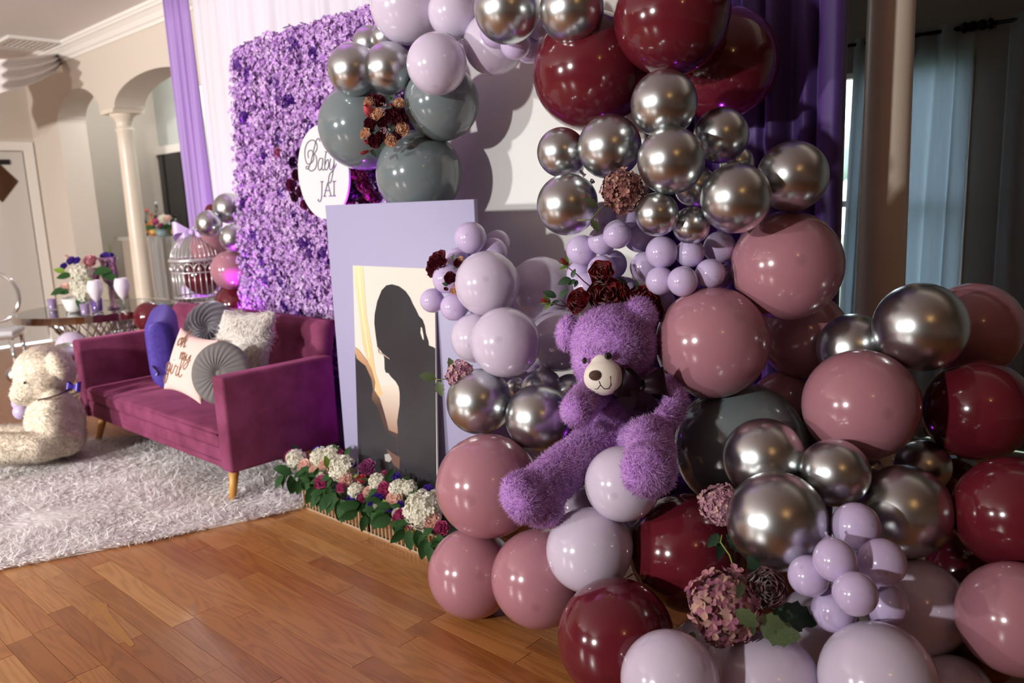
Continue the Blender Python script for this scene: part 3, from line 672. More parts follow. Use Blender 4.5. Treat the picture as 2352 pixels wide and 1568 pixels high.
for k in range(6500):                                   # the small filler florets nobody could count
    z = r_.uniform(.5, FT-.005); x = r_.uniform(fleft(z), -3.13); c = Vector((x, FY-r_.uniform(.05, .10), z)); M = frame_of((r_.uniform(-.7, .7), -1, r_.uniform(-.7, .7))); s_ = r_.uniform(.013, .022); th = r_.uniform(0, 6.28)
    for q in range(5):
        b = th+q*1.2566; e1 = Vector((math.cos(b), math.sin(b), 0)); e2 = Vector((-math.sin(b), math.cos(b), 0))
        P = [Vector((0, 0, 0)), e1*.5*s_+e2*.32*s_+Vector((0, 0, .3*s_)), e1*s_+Vector((0, 0, .2*s_)), e1*.5*s_-e2*.32*s_+Vector((0, 0, .3*s_))]
        g.add([c+M @ p for p in P], [(0, 1, 2, 3)])
m_fill = mat('filler_floret', '#b48fd6', .75, island=('#b888cc', '#d2aee0', '#9a68b4', '#e4cdec', '#a878c0', '#c498d8')); g.mk('filler_florets', m_fill, fw, False, 'stuff')
# dark roses around the sign
m_dk = [mat('dark_rose_%d' % i, c, .65) for i, c in enumerate(('#5e1440', '#7b1d52', '#3d1150', '#8e2a66', '#4a1230'))]
for (px, py, rp, k) in ((674, 372, 13, 2), (682, 402, 14, 0), (668, 425, 15, 1), (690, 440, 14, 0), (676, 452, 12, 4), (700, 470, 13, 1), (688, 352, 12, 2), (812, 400, 17, 1), (838, 420, 22, 1), (848, 442, 18, 3), (815, 440, 16, 2), (830, 390, 13, 3), (858, 400, 15, 2), (805, 462, 13, 0), (862, 455, 14, 0), (836, 465, 14, 4), (718, 482, 11, 3)):
    p = ony(px, py, FY-.10); put('dark_rose', ROSE, fw, p, (r_.uniform(-.3, .3), -1, r_.uniform(-.2, .3)), rp*.0026*.95, m_dk[k])
m_pk = mat('stray_pink_petal', '#c87a9c', .7); put('rose_bloom', ROSE, fw, ony(638, 350, FY-.09), (0, -1, 0), .03, m_pk)
# ------------------------------------------------------------------ white panel beside the flower wall
m_wp = mat('white_panel_paint', '#dedcd8', .6)
tag(rb('backdrop_panel', m_wp, None, -3.09, -1.80, 2.765, 2.79, 0, 2.5, r=.004, seg=1), 'plain white backdrop panel beside the flower wall behind the balloons', 'panel')
# ------------------------------------------------------------------ oval name sign
SY = FY-.135
c = ony(743, 396, SY); ra = abs(ony(802, 390, SY)[0]-ony(686, 395, SY)[0])/2; rzz = (ony(740, 286, SY)[2]-ony(735, 503, SY)[2])/2
sg = thing('name_sign', 'white oval sign with grey lettering hung on the flower wall', 'sign', (c[0], SY, c[2]))
n = 64; v = []
for y_ in (-.006, .006): v += [(ra*math.cos(2*math.pi*k/n), y_, rzz*math.sin(2*math.pi*k/n)) for k in range(n)]
mk('board', v, [tuple(range(n)), tuple(range(2*n-1, n-1, -1))]+[(k, n+k, n+(k+1) % n, (k+1) % n) for k in range(n)], mat('white_sign_acrylic', '#d6d5d8', .3), sg)
m_let = mat('grey_sign_lettering', '#6d6676', .4)
def sgp(x, y_):   # pixel of the 1505x1568 study crop of the sign -> local x,z on the board
    p = ony(660+x/6.27, 270+y_/6.27, SY); return (p[0]-c[0], p[2]-c[2])
flat = lambda x, z: -.0075
B_ = [[(490, 345), (465, 300), (430, 340), (400, 450), (360, 620), (320, 730), (290, 735), (290, 705), (320, 705)],
      [(320, 585), (315, 500), (350, 470), (385, 500), (395, 600), (350, 660), (300, 660), (270, 560), (275, 440), (320, 350), (390, 325), (440, 380), (440, 460), (400, 520)],
      [(400, 520), (430, 560), (440, 640), (420, 730), (360, 770), (320, 735)]]
a_ = [[(525, 590), (485, 590), (460, 660), (465, 740), (490, 755), (520, 690), (530, 590)], [(530, 590), (515, 720), (530, 755), (555, 740)]]
b_ = [[(590, 490), (560, 490)], [(600, 480), (570, 520), (555, 660), (560, 740), (585, 750), (610, 690), (605, 610), (580, 620), (562, 680)]]
y__ = [[(640, 590), (625, 680), (630, 745), (660, 740), (685, 660), (690, 590)], [(690, 590), (690, 690), (680, 760), (660, 860), (640, 930), (620, 940), (610, 900), (625, 820), (665, 770), (700, 720), (722, 665)]]
J_ = [[(495, 922), (535, 922)], [(515, 922), (512, 1100), (500, 1190), (478, 1208), (460, 1190), (470, 1175)]]
A_ = [[(550, 1130), (595, 950), (612, 930)], [(600, 940), (645, 1128)], [(560, 1050), (625, 1050)], [(535, 1132), (575, 1132)], [(620, 1130), (655, 1130)]]
I_ = [[(690, 918), (690, 1125)], [(668, 918), (715, 918)], [(668, 1127), (712, 1127)]]
def pol(st): return [[sgp(*p) for p in s_] for s_ in st]
for nm, st, rad in (('letter_b_capital', B_, .0032), ('letter_a', a_, .003), ('letter_b', b_, .003), ('letter_y', y__, .003), ('letter_j_capital', J_, .0035), ('letter_a_capital', A_, .0033), ('letter_i_capital', I_, .0037)):
    script(pol(st), sg, m_let, rad, flat, 6, nm)
# ------------------------------------------------------------------ lilac board
BY = 2.32
q0, q1 = ony(746, 466, BY), ony(1088, 460, BY)
m_lil = mat('lilac_painted_board', '#a39fbf', .55)
bd = thing('lilac_board', 'freestanding lilac painted board behind the portrait print', 'panel', ((q0[0]+q1[0])/2, BY, 0)); hw = (q1[0]-q0[0])/2
rb('face_board', m_lil, bd, -hw, hw, 0, .022, 0, 1.502, r=.002, seg=1)
for s_ in (-1, 1):
    G().add([(s_*hw*.7-.012, .022, .02), (s_*hw*.7+.012, .022, .02), (s_*hw*.7+.012, .022, .9), (s_*hw*.7-.012, .022, .9), (s_*hw*.7-.012, .25, 0), (s_*hw*.7+.012, .25, 0), (s_*hw*.7-.012, .25, .03), (s_*hw*.7+.012, .25, .03)],
            [(0, 1, 2, 3), (0, 4, 5, 1), (3, 2, 7, 6), (4, 6, 7, 5), (0, 3, 6, 4), (1, 5, 7, 2)]).mk('back_brace', m_lil, bd)
# ------------------------------------------------------------------ portrait print leaning on the board
ptop, pbot = np.array([0, 2.315, 1.212]), np.array([0, 2.245, .02]); pn = np.cross([1, 0, 0], ptop-pbot); pn /= np.linalg.norm(pn)
def pp(px, py, off=0.0): p = onplane(px, py, pbot, pn); return p+pn*(off if pn[1] < 0 else -off)
m_pw = mat('print_white_window', '#d8d3ca', .35); m_pk_ = mat('print_black', '#2b2a2e', .3, col2='#343338', noise=3)
Lx = (pp(815, 612)[0]+pp(818, 1040)[0])/2; Rx = (pp(1003, 632)[0]+pp(1000, 1110)[0])/2
pr = thing('portrait_print', 'tall mounted photo print of a backlit silhouette leaning on the lilac board', 'photo print', (0, 0, 0))
dv = (ptop-pbot); dv /= np.linalg.norm(dv); Z1 = ptop[2]; back = np.array([0, .008, 0])
cn = [np.array([Lx, *pbot[1:]]), np.array([Rx, *pbot[1:]]), np.array([Rx, *ptop[1:]]), np.array([Lx, *ptop[1:]])]
mk('foam_board', [*cn, *[q+back for q in cn]], [(0, 1, 2, 3), (7, 6, 5, 4), (0, 4, 5, 1), (1, 5, 6, 2), (2, 6, 7, 3), (3, 7, 4, 0)], m_pw, pr)
def pshape(name, poly, m, off):
    P = []
    for (x, y_) in poly:
        p = onplane(800+x/2.96, 590+y_/2.96, pbot, pn); p[0] = min(max(p[0], Lx+.002), Rx-.002)
        k = (p[2]-pbot[2])/(ptop[2]-pbot[2]); k = min(max(k, .002), .998); q = pbot+(ptop-pbot)*k; P.append((p[0], q[1]-off, q[2]))
    mk(name, P, [tuple(range(len(P)))], m, pr)
def pgrad(name, c0, c1, z0, z1, axis=2):
    m = bpy.data.materials.new(name); m.use_nodes = True; nt = m.node_tree; tc = nt.nodes.new('ShaderNodeTexCoord'); sx = nt.nodes.new('ShaderNodeSeparateXYZ'); mr = nt.nodes.new('ShaderNodeMapRange'); cr = nt.nodes.new('ShaderNodeValToRGB')
    nt.links.new(tc.outputs['Object'], sx.inputs[0]); nt.links.new(sx.outputs[axis], mr.inputs[0]); mr.inputs[1].default_value = z0; mr.inputs[2].default_value = z1
    nt.links.new(mr.outputs[0], cr.inputs[0]); cr.color_ramp.elements[0].color = S(c0); cr.color_ramp.elements[1].color = S(c1)
    b = nt.nodes['Principled BSDF']; b.inputs['Roughness'].default_value = .35; nt.links.new(cr.outputs[0], b.inputs['Base Color']); return m
m_cur = pgrad('print_orange_curtain', '#dcb27c', '#eed3a8', .5, 1.2); m_cur2 = mat('print_curtain_highlight', '#f1d9ad', .35); m_skin = pgrad('print_warm_skin', '#4a3430', '#c69a76', .55, .80)
m_sheerp = pgrad('print_sheer_curtain', '#96715c', '#e9e0d2', .42, .72)
pshape('printed_sheer', [(190, 880), (350, 860), (365, 1230), (260, 1230), (200, 1000)], m_sheerp, .0006)
pshape('printed_curtain', [(42, 50), (100, 60), (125, 400), (160, 600), (185, 780), (235, 935), (200, 950), (150, 760), (100, 600), (75, 380), (48, 180)], m_cur, .0010)
pshape('printed_curtain_fold', [(62, 55), (80, 58), (108, 400), (150, 690), (140, 690), (98, 420), (70, 180)], m_cur2, .0014)
pshape('printed_mother', [(40, 610), (60, 620), (128, 700), (160, 760), (185, 850), (178, 905), (215, 960), (240, 1040), (262, 1120), (275, 1175), (345, 1205), (345, 1310), (40, 1310)], m_skin, .0018)
pshape('printed_mother_shade', [(40, 650), (60, 690), (120, 740), (160, 830), (170, 900), (160, 965), (205, 1030), (235, 1130), (262, 1180), (330, 1230), (345, 2300), (40, 2300)], m_pk_, .0023)
pshape('printed_hand', [(50, 612), (75, 632), (130, 705), (128, 718), (115, 716), (60, 668), (45, 650)], m_skin, .0027)
pshape('printed_silhouette', [(200, 610), (188, 520), (180, 450), (182, 390), (200, 300), (230, 225), (262, 192), (300, 185), (345, 198), (390, 232), (420, 275), (440, 320), (462, 360), (480, 400), (505, 425), (520, 465), (528, 520), (545, 570), (548, 600), (580, 612), (610, 625), (610, 2300), (330, 2300), (340, 1180), (335, 1120), (352, 1000), (352, 920), (345, 880), (325, 845), (295, 815), (275, 788), (258, 785), (250, 760), (248, 690), (240, 660), (215, 625)], m_pk_, .0031)
pshape('printed_earring_gap', [(497, 475), (505, 480), (515, 530), (518, 565), (508, 555), (495, 515)], m_pw, .0036)
pshape('printed_ring', [(250, 1340), (280, 1335), (300, 1370), (285, 1392), (255, 1385)], mat('print_silver_ring', '#aaa49e', .35), .0036)
pshape('printed_wrist', [(262, 1300), (300, 1330), (355, 1360), (350, 1440), (310, 1410), (280, 1350)], mat('print_dim_skin', '#6d5146', .35), .0033)
m_gls = mat('print_glasses_glint', '#b9a894', .35); pshape('printed_glasses', [(203, 612), (206, 650), (240, 668), (240, 660), (212, 645), (210, 616)], m_gls, .0037); pshape('printed_glasses', [(238, 655), (285, 690), (283, 694), (236, 662)], m_gls, .0037)
g_ = [[(200, 620), (205, 655), (240, 672), (248, 640), (225, 625), (200, 620)]]
# ================================================================== BALLOONS
def latex(name, c, rough=.16, spot=True, c2=None):
    m = mat(name, c, rough, Coat_Weight=.35, Coat_Roughness=.06, Subsurface_Weight=.0, Specular_IOR_Level=.45)
    nt = m.node_tree; N = nt.nodes; L = nt.links; b = N['Principled BSDF']
    tc = N.new('ShaderNodeTexCoord'); sx = N.new('ShaderNodeSeparateXYZ'); r = N.new('ShaderNodeValToRGB'); L.new(tc.outputs['Object'], sx.inputs[0])
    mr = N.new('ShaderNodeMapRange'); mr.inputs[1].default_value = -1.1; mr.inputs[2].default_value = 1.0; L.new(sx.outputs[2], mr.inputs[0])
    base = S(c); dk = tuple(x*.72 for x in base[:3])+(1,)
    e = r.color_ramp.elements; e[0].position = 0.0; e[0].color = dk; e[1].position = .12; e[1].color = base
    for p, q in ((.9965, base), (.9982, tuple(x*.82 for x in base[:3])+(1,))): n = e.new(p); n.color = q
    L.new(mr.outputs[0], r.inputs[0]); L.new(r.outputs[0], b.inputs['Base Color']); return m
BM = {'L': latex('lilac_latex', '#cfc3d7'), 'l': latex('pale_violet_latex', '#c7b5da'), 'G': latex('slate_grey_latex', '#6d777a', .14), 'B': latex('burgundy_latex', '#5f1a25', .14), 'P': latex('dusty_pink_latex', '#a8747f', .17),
      'S': mat('chrome_silver_latex', '#c8cccd', .28, 1.0)}
def balloon_mesh():
    pr = []
    for i in range(27):
        t = math.pi*i/30
        r = math.sin(t); z = math.cos(t)
        if z < 0: r *= (1-.10*z*z); z *= 1.07
        pr.append((max(r, .0015), z))
    pr += [(.17, -1.12), (.085, -1.17), (.05, -1.20)]
    g = G().lathe(pr, 40); return mesh_of(g, 'balloon', None)
BME = balloon_mesh(); BME.materials.append(BM['L'])
KME = mesh_of(G().lathe([(.05, -1.19), (.075, -1.215), (.07, -1.24), (.045, -1.255), (.075, -1.30), (.095, -1.345), (.08, -1.35), (.02, -1.31)], 16), 'knot', None); KME.materials.append(BM['L'])
BAL_AT = {}
def balloon(c, R, axis, m, label, group=None, stretch=1.0):
    o = bpy.data.objects.new('balloon', BME); COL.objects.link(o)
    q = Vector(axis).to_track_quat('Z', 'Y') @ Quaternion((0, 0, 1), random.uniform(0, 6))
    o.matrix_world = Matrix.LocRotScale(Vector(c), q, Vector((R, R, R*stretch)))
    o.material_slots[0].link = 'OBJECT'; o.material_slots[0].material = m
    k = bpy.data.objects.new('knot', KME); link(k, o); k.material_slots[0].link = 'OBJECT'; k.material_slots[0].material = m
    tag(o, label, 'balloon', group); return o
BAL = [('a1',938,12,88,3.492,'L'), ('a2',1044,28,61,3.353,'L'), ('a3',1003,147,69,3.232,'L'), ('a4',812,160,59,3.520,'S'), ('a5',894,157,58,3.500,'S'),
       ('a6',850,100,40,3.787,'S'), ('a7',890,85,36,3.679,'S'), ('a8',830,290,98,3.733,'G'), ('a9',1015,235,86,3.494,'G'), ('a10',963,400,99,3.66,'G'),
       ('a11',1135,100,71,3.307,'L'), ('a12',1165,22,76,2.912,'S'), ('a13',1313,22,74,2.773,'S'), ('a14',1184,102,35,3.068,'l'), ('a15',1140,72,38,3.123,'l'),
       ('a16',1215,112,33,3.177,'l'), ('a17',1245,95,26,3.239,'l'), ('a18',1237,65,26,3.104,'l'), ('b1',1357,165,133,2.970,'B'), ('b2',1543,38,133,2.700,'B'),
       ('b3',1660,147,124,2.980,'B'), ('s1',1525,238,76,2.570,'S'), ('s2',1400,337,73,2.697,'S'), ('s3',1290,350,56,2.828,'S'), ('s4',1303,470,70,2.740,'S'),
       ('s5',1541,369,77,2.520,'S'), ('s6',1656,311,63,2.652,'S'), ('s7',1690,455,80,2.480,'S'), ('s8',1820,405,80,2.567,'S'), ('s9',1509,492,50,2.567,'S'),
       ('s10',1588,518,43,2.610,'S'), ('s11',1692,375,40,2.751,'S'), ('s12',1597,428,48,2.700,'S'), ('c1',1520,579,37,2.714,'l'), ('c2',1585,581,33,2.714,'l'),
       ('c3',1652,568,37,2.763,'l'), ('c4',1516,645,33,2.717,'l'), ('c5',1568,646,35,2.645,'l'), ('c6',1631,628,34,2.668,'l'), ('c7',1655,633,30,2.806,'l'),
       ('c8',1483,613,36,2.852,'l'), ('c9',1470,540,40,2.908,'l'), ('c10',1418,538,33,2.755,'l'), ('c11',1383,552,33,2.840,'l'), ('c12',1336,574,36,2.915,'l'),
       ('c13',1383,620,34,2.852,'l'), ('c14',1405,607,35,2.944,'l'), ('c15',1332,630,31,3.006,'l'), ('c16',1347,658,31,2.928,'l'), ('c17',1383,497,34,2.898,'l'),
       ('c18',1443,497,28,2.842,'l'), ('c19',1518,697,35,2.813,'l'), ('c20',1432,668,34,2.944,'l'), ('d1',1081,546,37,3.194,'l'), ('d2',1142,558,30,3.351,'l'),
       ('d3',1132,580,34,3.255,'l'), ('d4',1050,597,29,3.300,'l'), ('d5',1027,640,34,3.200,'l'), ('d6',993,690,28,3.250,'l'), ('d7',1043,705,32,3.200,'l'),
       ('d8',1119,651,75,3.100,'L'), ('d9',1243,665,76,3.307,'L'), ('d10',1092,776,57,3.150,'L'), ('d11',1161,786,81,2.950,'L'), ('d12',1285,782,72,3.193,'L'),
       ('d13',1222,835,22,3.300,'l'), ('e1',1101,922,76,3.000,'S'), ('e2',1237,959,77,2.900,'S'), ('e3',1245,895,50,3.141,'S'), ('e4',1310,900,42,3.150,'S'),
       ('e5',1185,890,24,3.209,'S'), ('e6',1320,1010,42,3.000,'B'), ('f1',1120,1115,119,2.850,'P'), ('f2',1085,1315,102,2.905,'P'), ('f3',1240,1327,112,2.716,'P'),
       ('f4',1353,1262,97,2.526,'L'), ('f5',1430,1110,87,2.496,'L'), ('f6',1330,1165,50,2.706,'L'), ('f7',1460,1200,42,2.773,'L'), ('g1',1578,1268,133,2.577,'B'),
       ('g2',1415,1465,134,2.335,'B'), ('h1',1538,1562,112,2.071,'L'), ('h2',1600,1475,50,2.450,'L'), ('h3',1655,1505,68,2.448,'L'), ('h4',1768,1572,116,2.150,'L'),
       ('h5',2016,1563,131,2.008,'L'), ('h6',2190,1592,85,2.185,'L'), ('h7',2105,1395,110,2.311,'L'), ('h8',1880,1440,90,2.400,'L'), ('i1',2335,1420,128,2.089,'P'),
       ('i2',2330,1180,130,2.250,'B'), ('i3',2240,1480,90,2.315,'B'), ('j1',1784,1196,113,2.257,'S'), ('j2',1754,1052,92,2.455,'S'), ('j3',1917,1085,77,2.328,'S'),
       ('j4',2075,1174,106,2.350,'S'), ('j5',2120,1070,60,2.600,'S'), ('j6',1998,1075,28,2.550,'S'), ('k1',1965,1208,54,2.179,'l'), ('k2',1918,1286,49,2.043,'l'),
       ('k3',2025,1291,54,2.091,'l'), ('k4',1964,1363,50,1.962,'l'), ('k5',1915,1401,50,2.140,'l'), ('k6',2034,1388,49,2.150,'l'), ('k7',1858,1322,47,2.114,'l'),
       ('m1',1700,1026,150,2.793,'G'), ('m2',1635,787,128,2.693,'P'), ('m3',1807,610,125,2.677,'P'), ('m4',1845,770,100,2.953,'P'), ('m5',1797,920,68,2.991,'P'),
       ('m6',1960,800,80,2.702,'S'), ('m7',2113,751,102,2.502,'S'), ('m8',2235,755,106,2.750,'P'), ('m9',1976,930,128,2.494,'P'), ('m10',2245,940,115,2.550,'B'),
       ('n1',2225,1310,90,2.62,'B'), ('n2',1885,1000,66,2.9,'B'), ('n3',2195,1115,70,2.78,'B')]  # this last row: burgundy balloons added behind so the gaps read dark
LAB = {
'n1': 'burgundy balloon added to darken the gap between chrome and pink at the garland end', 'n2': 'burgundy balloon added to darken the gap between slate grey and dusty pink', 'n3': 'burgundy balloon added to darken the gap behind the big chrome balloon at the garland end',
'd1': 'topmost small violet balloon of the bunch at the lilac board', 'd6': 'small violet balloon overlapping the portrait print', 'k1': 'topmost small violet balloon in front of the big chrome balloon', 'k4': 'foremost small violet balloon of the cluster beside the mauve peony', 'k7': 'small violet balloon half under the largest chrome balloon',
'c3': 'small violet balloon squeezed between chrome and big dusty pink balloons', 'c12': 'small violet balloon at the white panel end of the bunch above the bear', 'c17': 'small violet balloon under the leaf of the upper hydrangea', 'c18': 'small violet balloon just below the upper hydrangea', 'c19': 'small violet balloon behind the bear\'s ear beside the red roses',
'a1': 'large lilac balloon at the crown of the balloon arch beside the flower wall', 'a2': 'lilac balloon at the arch crown between the large lilac balloon and a chrome balloon',
'a3': 'pale lilac balloon resting on a slate grey balloon', 'a4': 'chrome silver balloon over the grey balloon that covers the oval sign', 'a5': 'chrome silver balloon directly above the small rose bunch',
'a6': 'chrome silver balloon half hidden behind two chrome ones in front of the flower wall', 'a7': 'small chrome silver balloon tucked under the large lilac arch balloon',
'a8': 'slate grey balloon overlapping the oval name sign', 'a9': 'slate grey balloon under the pale lilac balloon at the white panel', 'a10': 'slate grey balloon sitting at the top edge of the lilac board',
'a11': 'lilac balloon hanging lowest under the arch over the white panel', 'a12': 'chrome silver balloon at the arch top beside the lilac balloons', 'a13': 'chrome silver balloon at the arch top against the burgundy balloons',
'b1': 'big burgundy balloon overhanging the white panel', 'b2': 'big burgundy balloon at the top in front of two others', 'b3': 'big burgundy balloon against the deep purple drape',
's1': 'chrome silver balloon right below the top burgundy balloon', 's2': 'chrome silver balloon just above the upper hydrangea', 's3': 'chrome silver balloon with its tied neck showing under the burgundy balloon',
's4': 'chrome silver balloon beside the upper hydrangea at the white panel', 's5': 'chrome silver balloon between upper hydrangea and the drape side', 's6': 'chrome silver balloon below the burgundy balloon at the purple drape',
's7': 'chrome silver balloon resting on the upper dusty pink balloon', 's8': 'chrome silver balloon jutting out in front of the purple drape', 's9': 'small chrome silver balloon over the pale violet bunch beside the hydrangea',
's10': 'smallest chrome silver balloon over the pale violet bunch', 's11': 'chrome silver balloon mostly hidden behind its chrome neighbours', 's12': 'dark shaded chrome balloon deep behind the chrome bunch',
'd8': 'lilac balloon above the palest balloon and beside the lilac board', 'd9': 'lilac balloon behind, partly in shadow at the white panel', 'd10': 'lilac balloon behind the palest one at the lilac board', 'd11': 'palest lilac balloon, large, in front of the white panel', 'd12': 'shaded lilac balloon just behind the purple bear\'s head',
'e1': 'chrome silver balloon under the small hydrangea at the print', 'e2': 'chrome silver balloon beside the purple bear\'s arm', 'e3': 'dim chrome balloon behind two chrome ones beside the bear', 'e4': 'dim chrome balloon behind the bear\'s shoulder', 'e5': 'tiny chrome balloon under the palest lilac balloon', 'e6': 'dark burgundy balloon in the gap behind the bear\'s hip',
'f1': 'large dusty pink balloon behind the bear\'s outstretched foot', 'f2': 'dusty pink balloon on the floor at the flower trough', 'f3': 'dusty pink balloon on the floor beside a burgundy balloon', 'f4': 'lilac balloon under the bear between pink and burgundy', 'f5': 'lilac balloon held between the bear\'s legs', 'f6': 'lilac balloon peeking out under the bear\'s leg', 'f7': 'small lilac balloon in shadow below the bear\'s foot',
'g1': 'burgundy balloon beside the big hydrangea below the bear', 'g2': 'burgundy balloon on the floor below the lilac balloon',
'h1': 'lilac floor balloon in front of the burgundy one', 'h2': 'lilac balloon peeking out under the big hydrangea', 'h3': 'shaded lilac balloon under the big hydrangea', 'h4': 'pale lilac floor balloon below the mauve peony', 'h5': 'largest lilac floor balloon below the small violet cluster', 'h6': 'dim lilac floor balloon beside the largest one', 'h7': 'big shadowed lilac balloon behind the small violet cluster', 'h8': 'shaded lilac balloon behind the mauve peony',
'i1': 'dusty pink balloon at the dark end of the garland on the floor', 'i2': 'dark burgundy balloon in shade above the last dusty pink one', 'i3': 'dark burgundy balloon deep between lilac and pink floor balloons',
'j1': 'largest chrome silver balloon above the mauve peony', 'j2': 'chrome silver balloon in front of the big slate grey one', 'j3': 'chrome silver balloon between two large chrome balloons', 'j4': 'big chrome silver balloon behind the small violet cluster', 'j5': 'shadowed chrome balloon below the burgundy one', 'j6': 'tiny shadowed chrome balloon below the dusty pink one',
'm1': 'big slate grey balloon beside the purple bear', 'm2': 'big dusty pink balloon touching the purple bear\'s head', 'm3': 'big dusty pink balloon below the chrome ones at the purple drape', 'm4': 'shaded dusty pink balloon behind two big dusty pink ones', 'm5': 'dim dusty pink balloon low behind the slate grey one', 'm6': 'chrome silver balloon half hidden above a dusty pink one', 'm7': 'big chrome silver balloon in front of the cream column', 'm8': 'dusty pink balloon behind the chrome one at the window curtain', 'm9': 'big dusty pink balloon above the chrome bunch', 'm10': 'burgundy balloon with sharp shade edges beside the dusty pink one',
}
GRP = {'a': ('small pale violet balloon in the bunch under the arch top', 'small violet balloons under the arch top'), 'c': ('small pale violet balloon in the bunch above the purple bear', 'small violet balloons above the bear'),
       'd': ('small pale violet balloon in the bunch at the lilac board', 'small violet balloons at the lilac board'), 'k': ('small pale violet balloon in the cluster beside the mauve peony', 'small violet balloons beside the peony')}
AX = {'s3': (.62, .25, -.55), 's4': (.5, .3, .5), 'f4': (.7, .3, .25), 'a3': (0, .3, .6), 'j1': (.25, .9, .1), 'k2': (-.1, .5, .8), 'k7': (.5, .5, -.5), 'a11': (.1, .3, .9)}
rb_ = random.Random(21)
for key, px, py, rp, z, col in BAL:
    c = dep(px, py, z); R = rp*z/F/math.sqrt(1+((px-W/2)/F)**2*.0)
    back = FWD+RT*rb_.uniform(-.45, .45)+UP*rb_.uniform(-.55, .35)
    if key in AX: a = AX[key]; back = RT*a[0]+FWD*a[1]+UP*a[2]
    ax = -np.array(back)                      # crown (+Z) faces the camera side, knot points into the garland
    if key in LAB: lab, grp = LAB[key], None
    else: lab, grp = GRP[key[0]]
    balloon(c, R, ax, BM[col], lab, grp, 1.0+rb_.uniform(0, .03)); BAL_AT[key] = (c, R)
# ================================================================== PURPLE BEAR
m_bskin = mat('purple_plush_cloth', '#ca90d4', .9); m_bfur = furmat('purple_plush_fur', ('#e8bef4', '#deaeec', '#f2d0f9', '#e2b6f0', '#d6a6e6'))
m_muz = mat('cream_plush_suede', '#e4dacd', .9, Sheen_Weight=.3, bump=(300, .1)); m_eye = mat('black_glass_eye', '#050505', .06, Coat_Weight=.5); m_nose = mat('brown_plush_nose', '#4a2a17', .7, Sheen_Weight=.4)
m_thr = mat('brown_thread', '#3a2c26', .8); m_bow = mat('burgundy_satin_ribbon', '#180510', .45, Specular_IOR_Level=.15)
def ballp(px, py, rx, ry, z, rzf=1.0, roll=0.0):
    """ellipsoid from picture size: rx,ry in px at depth z; third axis along the view = mean*rzf"""
    c = dep(px, py, z); k = z/F; M = Matrix((RT, UP, FWD)).transposed()
    if roll: M = M @ Matrix.Rotation(math.radians(roll), 3, 'Z')
    return (c, (rx*k, ry*k, (rx+ry)/2*k*rzf), M)
def chain(pts):
    out = []
    for (a, b) in zip(pts[:-1], pts[1:]):
        n = 5
        for k in range(n):
            t = k/n; q = [a[i]*(1-t)+b[i]*t for i in range(4)]; out.append(ballp(q[0], q[1], q[2], q[2], q[3]))
    q = pts[-1]; out.append(ballp(q[0], q[1], q[2], q[2], q[3])); return out
bear = thing('teddy_bear', 'purple plush teddy bear seated on the balloon garland', 'teddy bear', tuple(dep(1430, 1040, 2.75)))
bear_inv = Matrix.Translation(-Vector(bear.location))
parts = [ballp(1409, 790, 92, 86, 2.70), ballp(1395, 830, 74, 62, 2.66), ballp(1425, 965, 78, 82, 2.74, .8), ballp(1405, 1005, 72, 55, 2.72, .9)]
parts += [ballp(1469, 726, 34, 39, 2.66, .6, 20), ballp(1455, 745, 24, 24, 2.68), ballp(1305, 764, 21, 38, 2.74, .8, -8)]
parts += chain([(1372, 893, 30, 2.68), (1345, 915, 33, 2.60), (1328, 942, 34, 2.52)])
parts += chain([(1495, 880, 30, 2.69), (1532, 896, 29, 2.64), (1549, 922, 27, 2.59), (1540, 952, 25, 2.55), (1526, 966, 24, 2.53)])
parts += chain([(1375, 1020, 50, 2.68), (1320, 1060, 50, 2.62), (1268, 1100, 50, 2.56), (1228, 1140, 52, 2.50)])+[ballp(1206, 1142, 46, 58, 2.47, 1, 35), ballp(1245, 1165, 44, 40, 2.5)]
parts += chain([(1462, 1015, 44, 2.64), (1492, 1010, 50, 2.50), (1496, 1045, 50, 2.42)])+[ballp(1491, 1078, 58, 58, 2.35, .75)]
EYE1, EYE2 = np.array(dep(1397, 817, 2.535)), np.array(dep(1343, 828, 2.572)); MUZ = np.array(dep(1386, 862, 2.565))
def bear_mask(p): return (np.linalg.norm(p-EYE1, axis=1) > .024) & (np.linalg.norm(p-EYE2, axis=1) > .024) & (np.linalg.norm(p-MUZ, axis=1) > .058)
body = fuse('body', parts, .008, m_bskin, None, 8)
fur('fur', body, 120000, .024, .0026, m_bfur, body, lay=.62, jit=.7, nscale=55, fall=(0, 0, -.25), seed=3, nmix=.85, mask=bear_mask)
head_c = np.array(dep(1409, 790, 2.70)); 
mz = fuse('muzzle', [ballp(1386, 866, 46, 43, 2.56, .9), ballp(1384, 842, 30, 30, 2.57, .9)], .006, m_muz, None, 6)
def bearpart(name, g, m, par, smooth=True): return g.mk(name, m, par, smooth)
def bp(px, py, z): return tuple(dep(px, py, z))
kM = Matrix((RT, UP, FWD)).transposed()
nose = G().ell(bp(1368, 862, 2.512), (16*2.5/F, 12.5*2.5/F, .012), 16, 10, kM).mk('nose', m_nose, None, True)
e1 = G().ell(bp(1397, 817, 2.535), (.0125, .0125, .009), 16, 12, kM).mk('eye', m_eye, None, True); e2 = G().ell(bp(1343, 828, 2.572), (.0085, .011, .010), 16, 12, kM).mk('eye', m_eye, None, True)
g = G(); 
def surf_pts(pix, tgt):
    out = []; bpy.context.view_layer.update(); dg = bpy.context.evaluated_depsgraph_get()
    for (x, y_) in pix:
        d = Vector(ray(x, y_)).normalized(); ok, loc, nn, fi = tgt.ray_cast(Vector(CAM), d)
        if ok: out.append(tuple(loc-d*.0008))
    return out
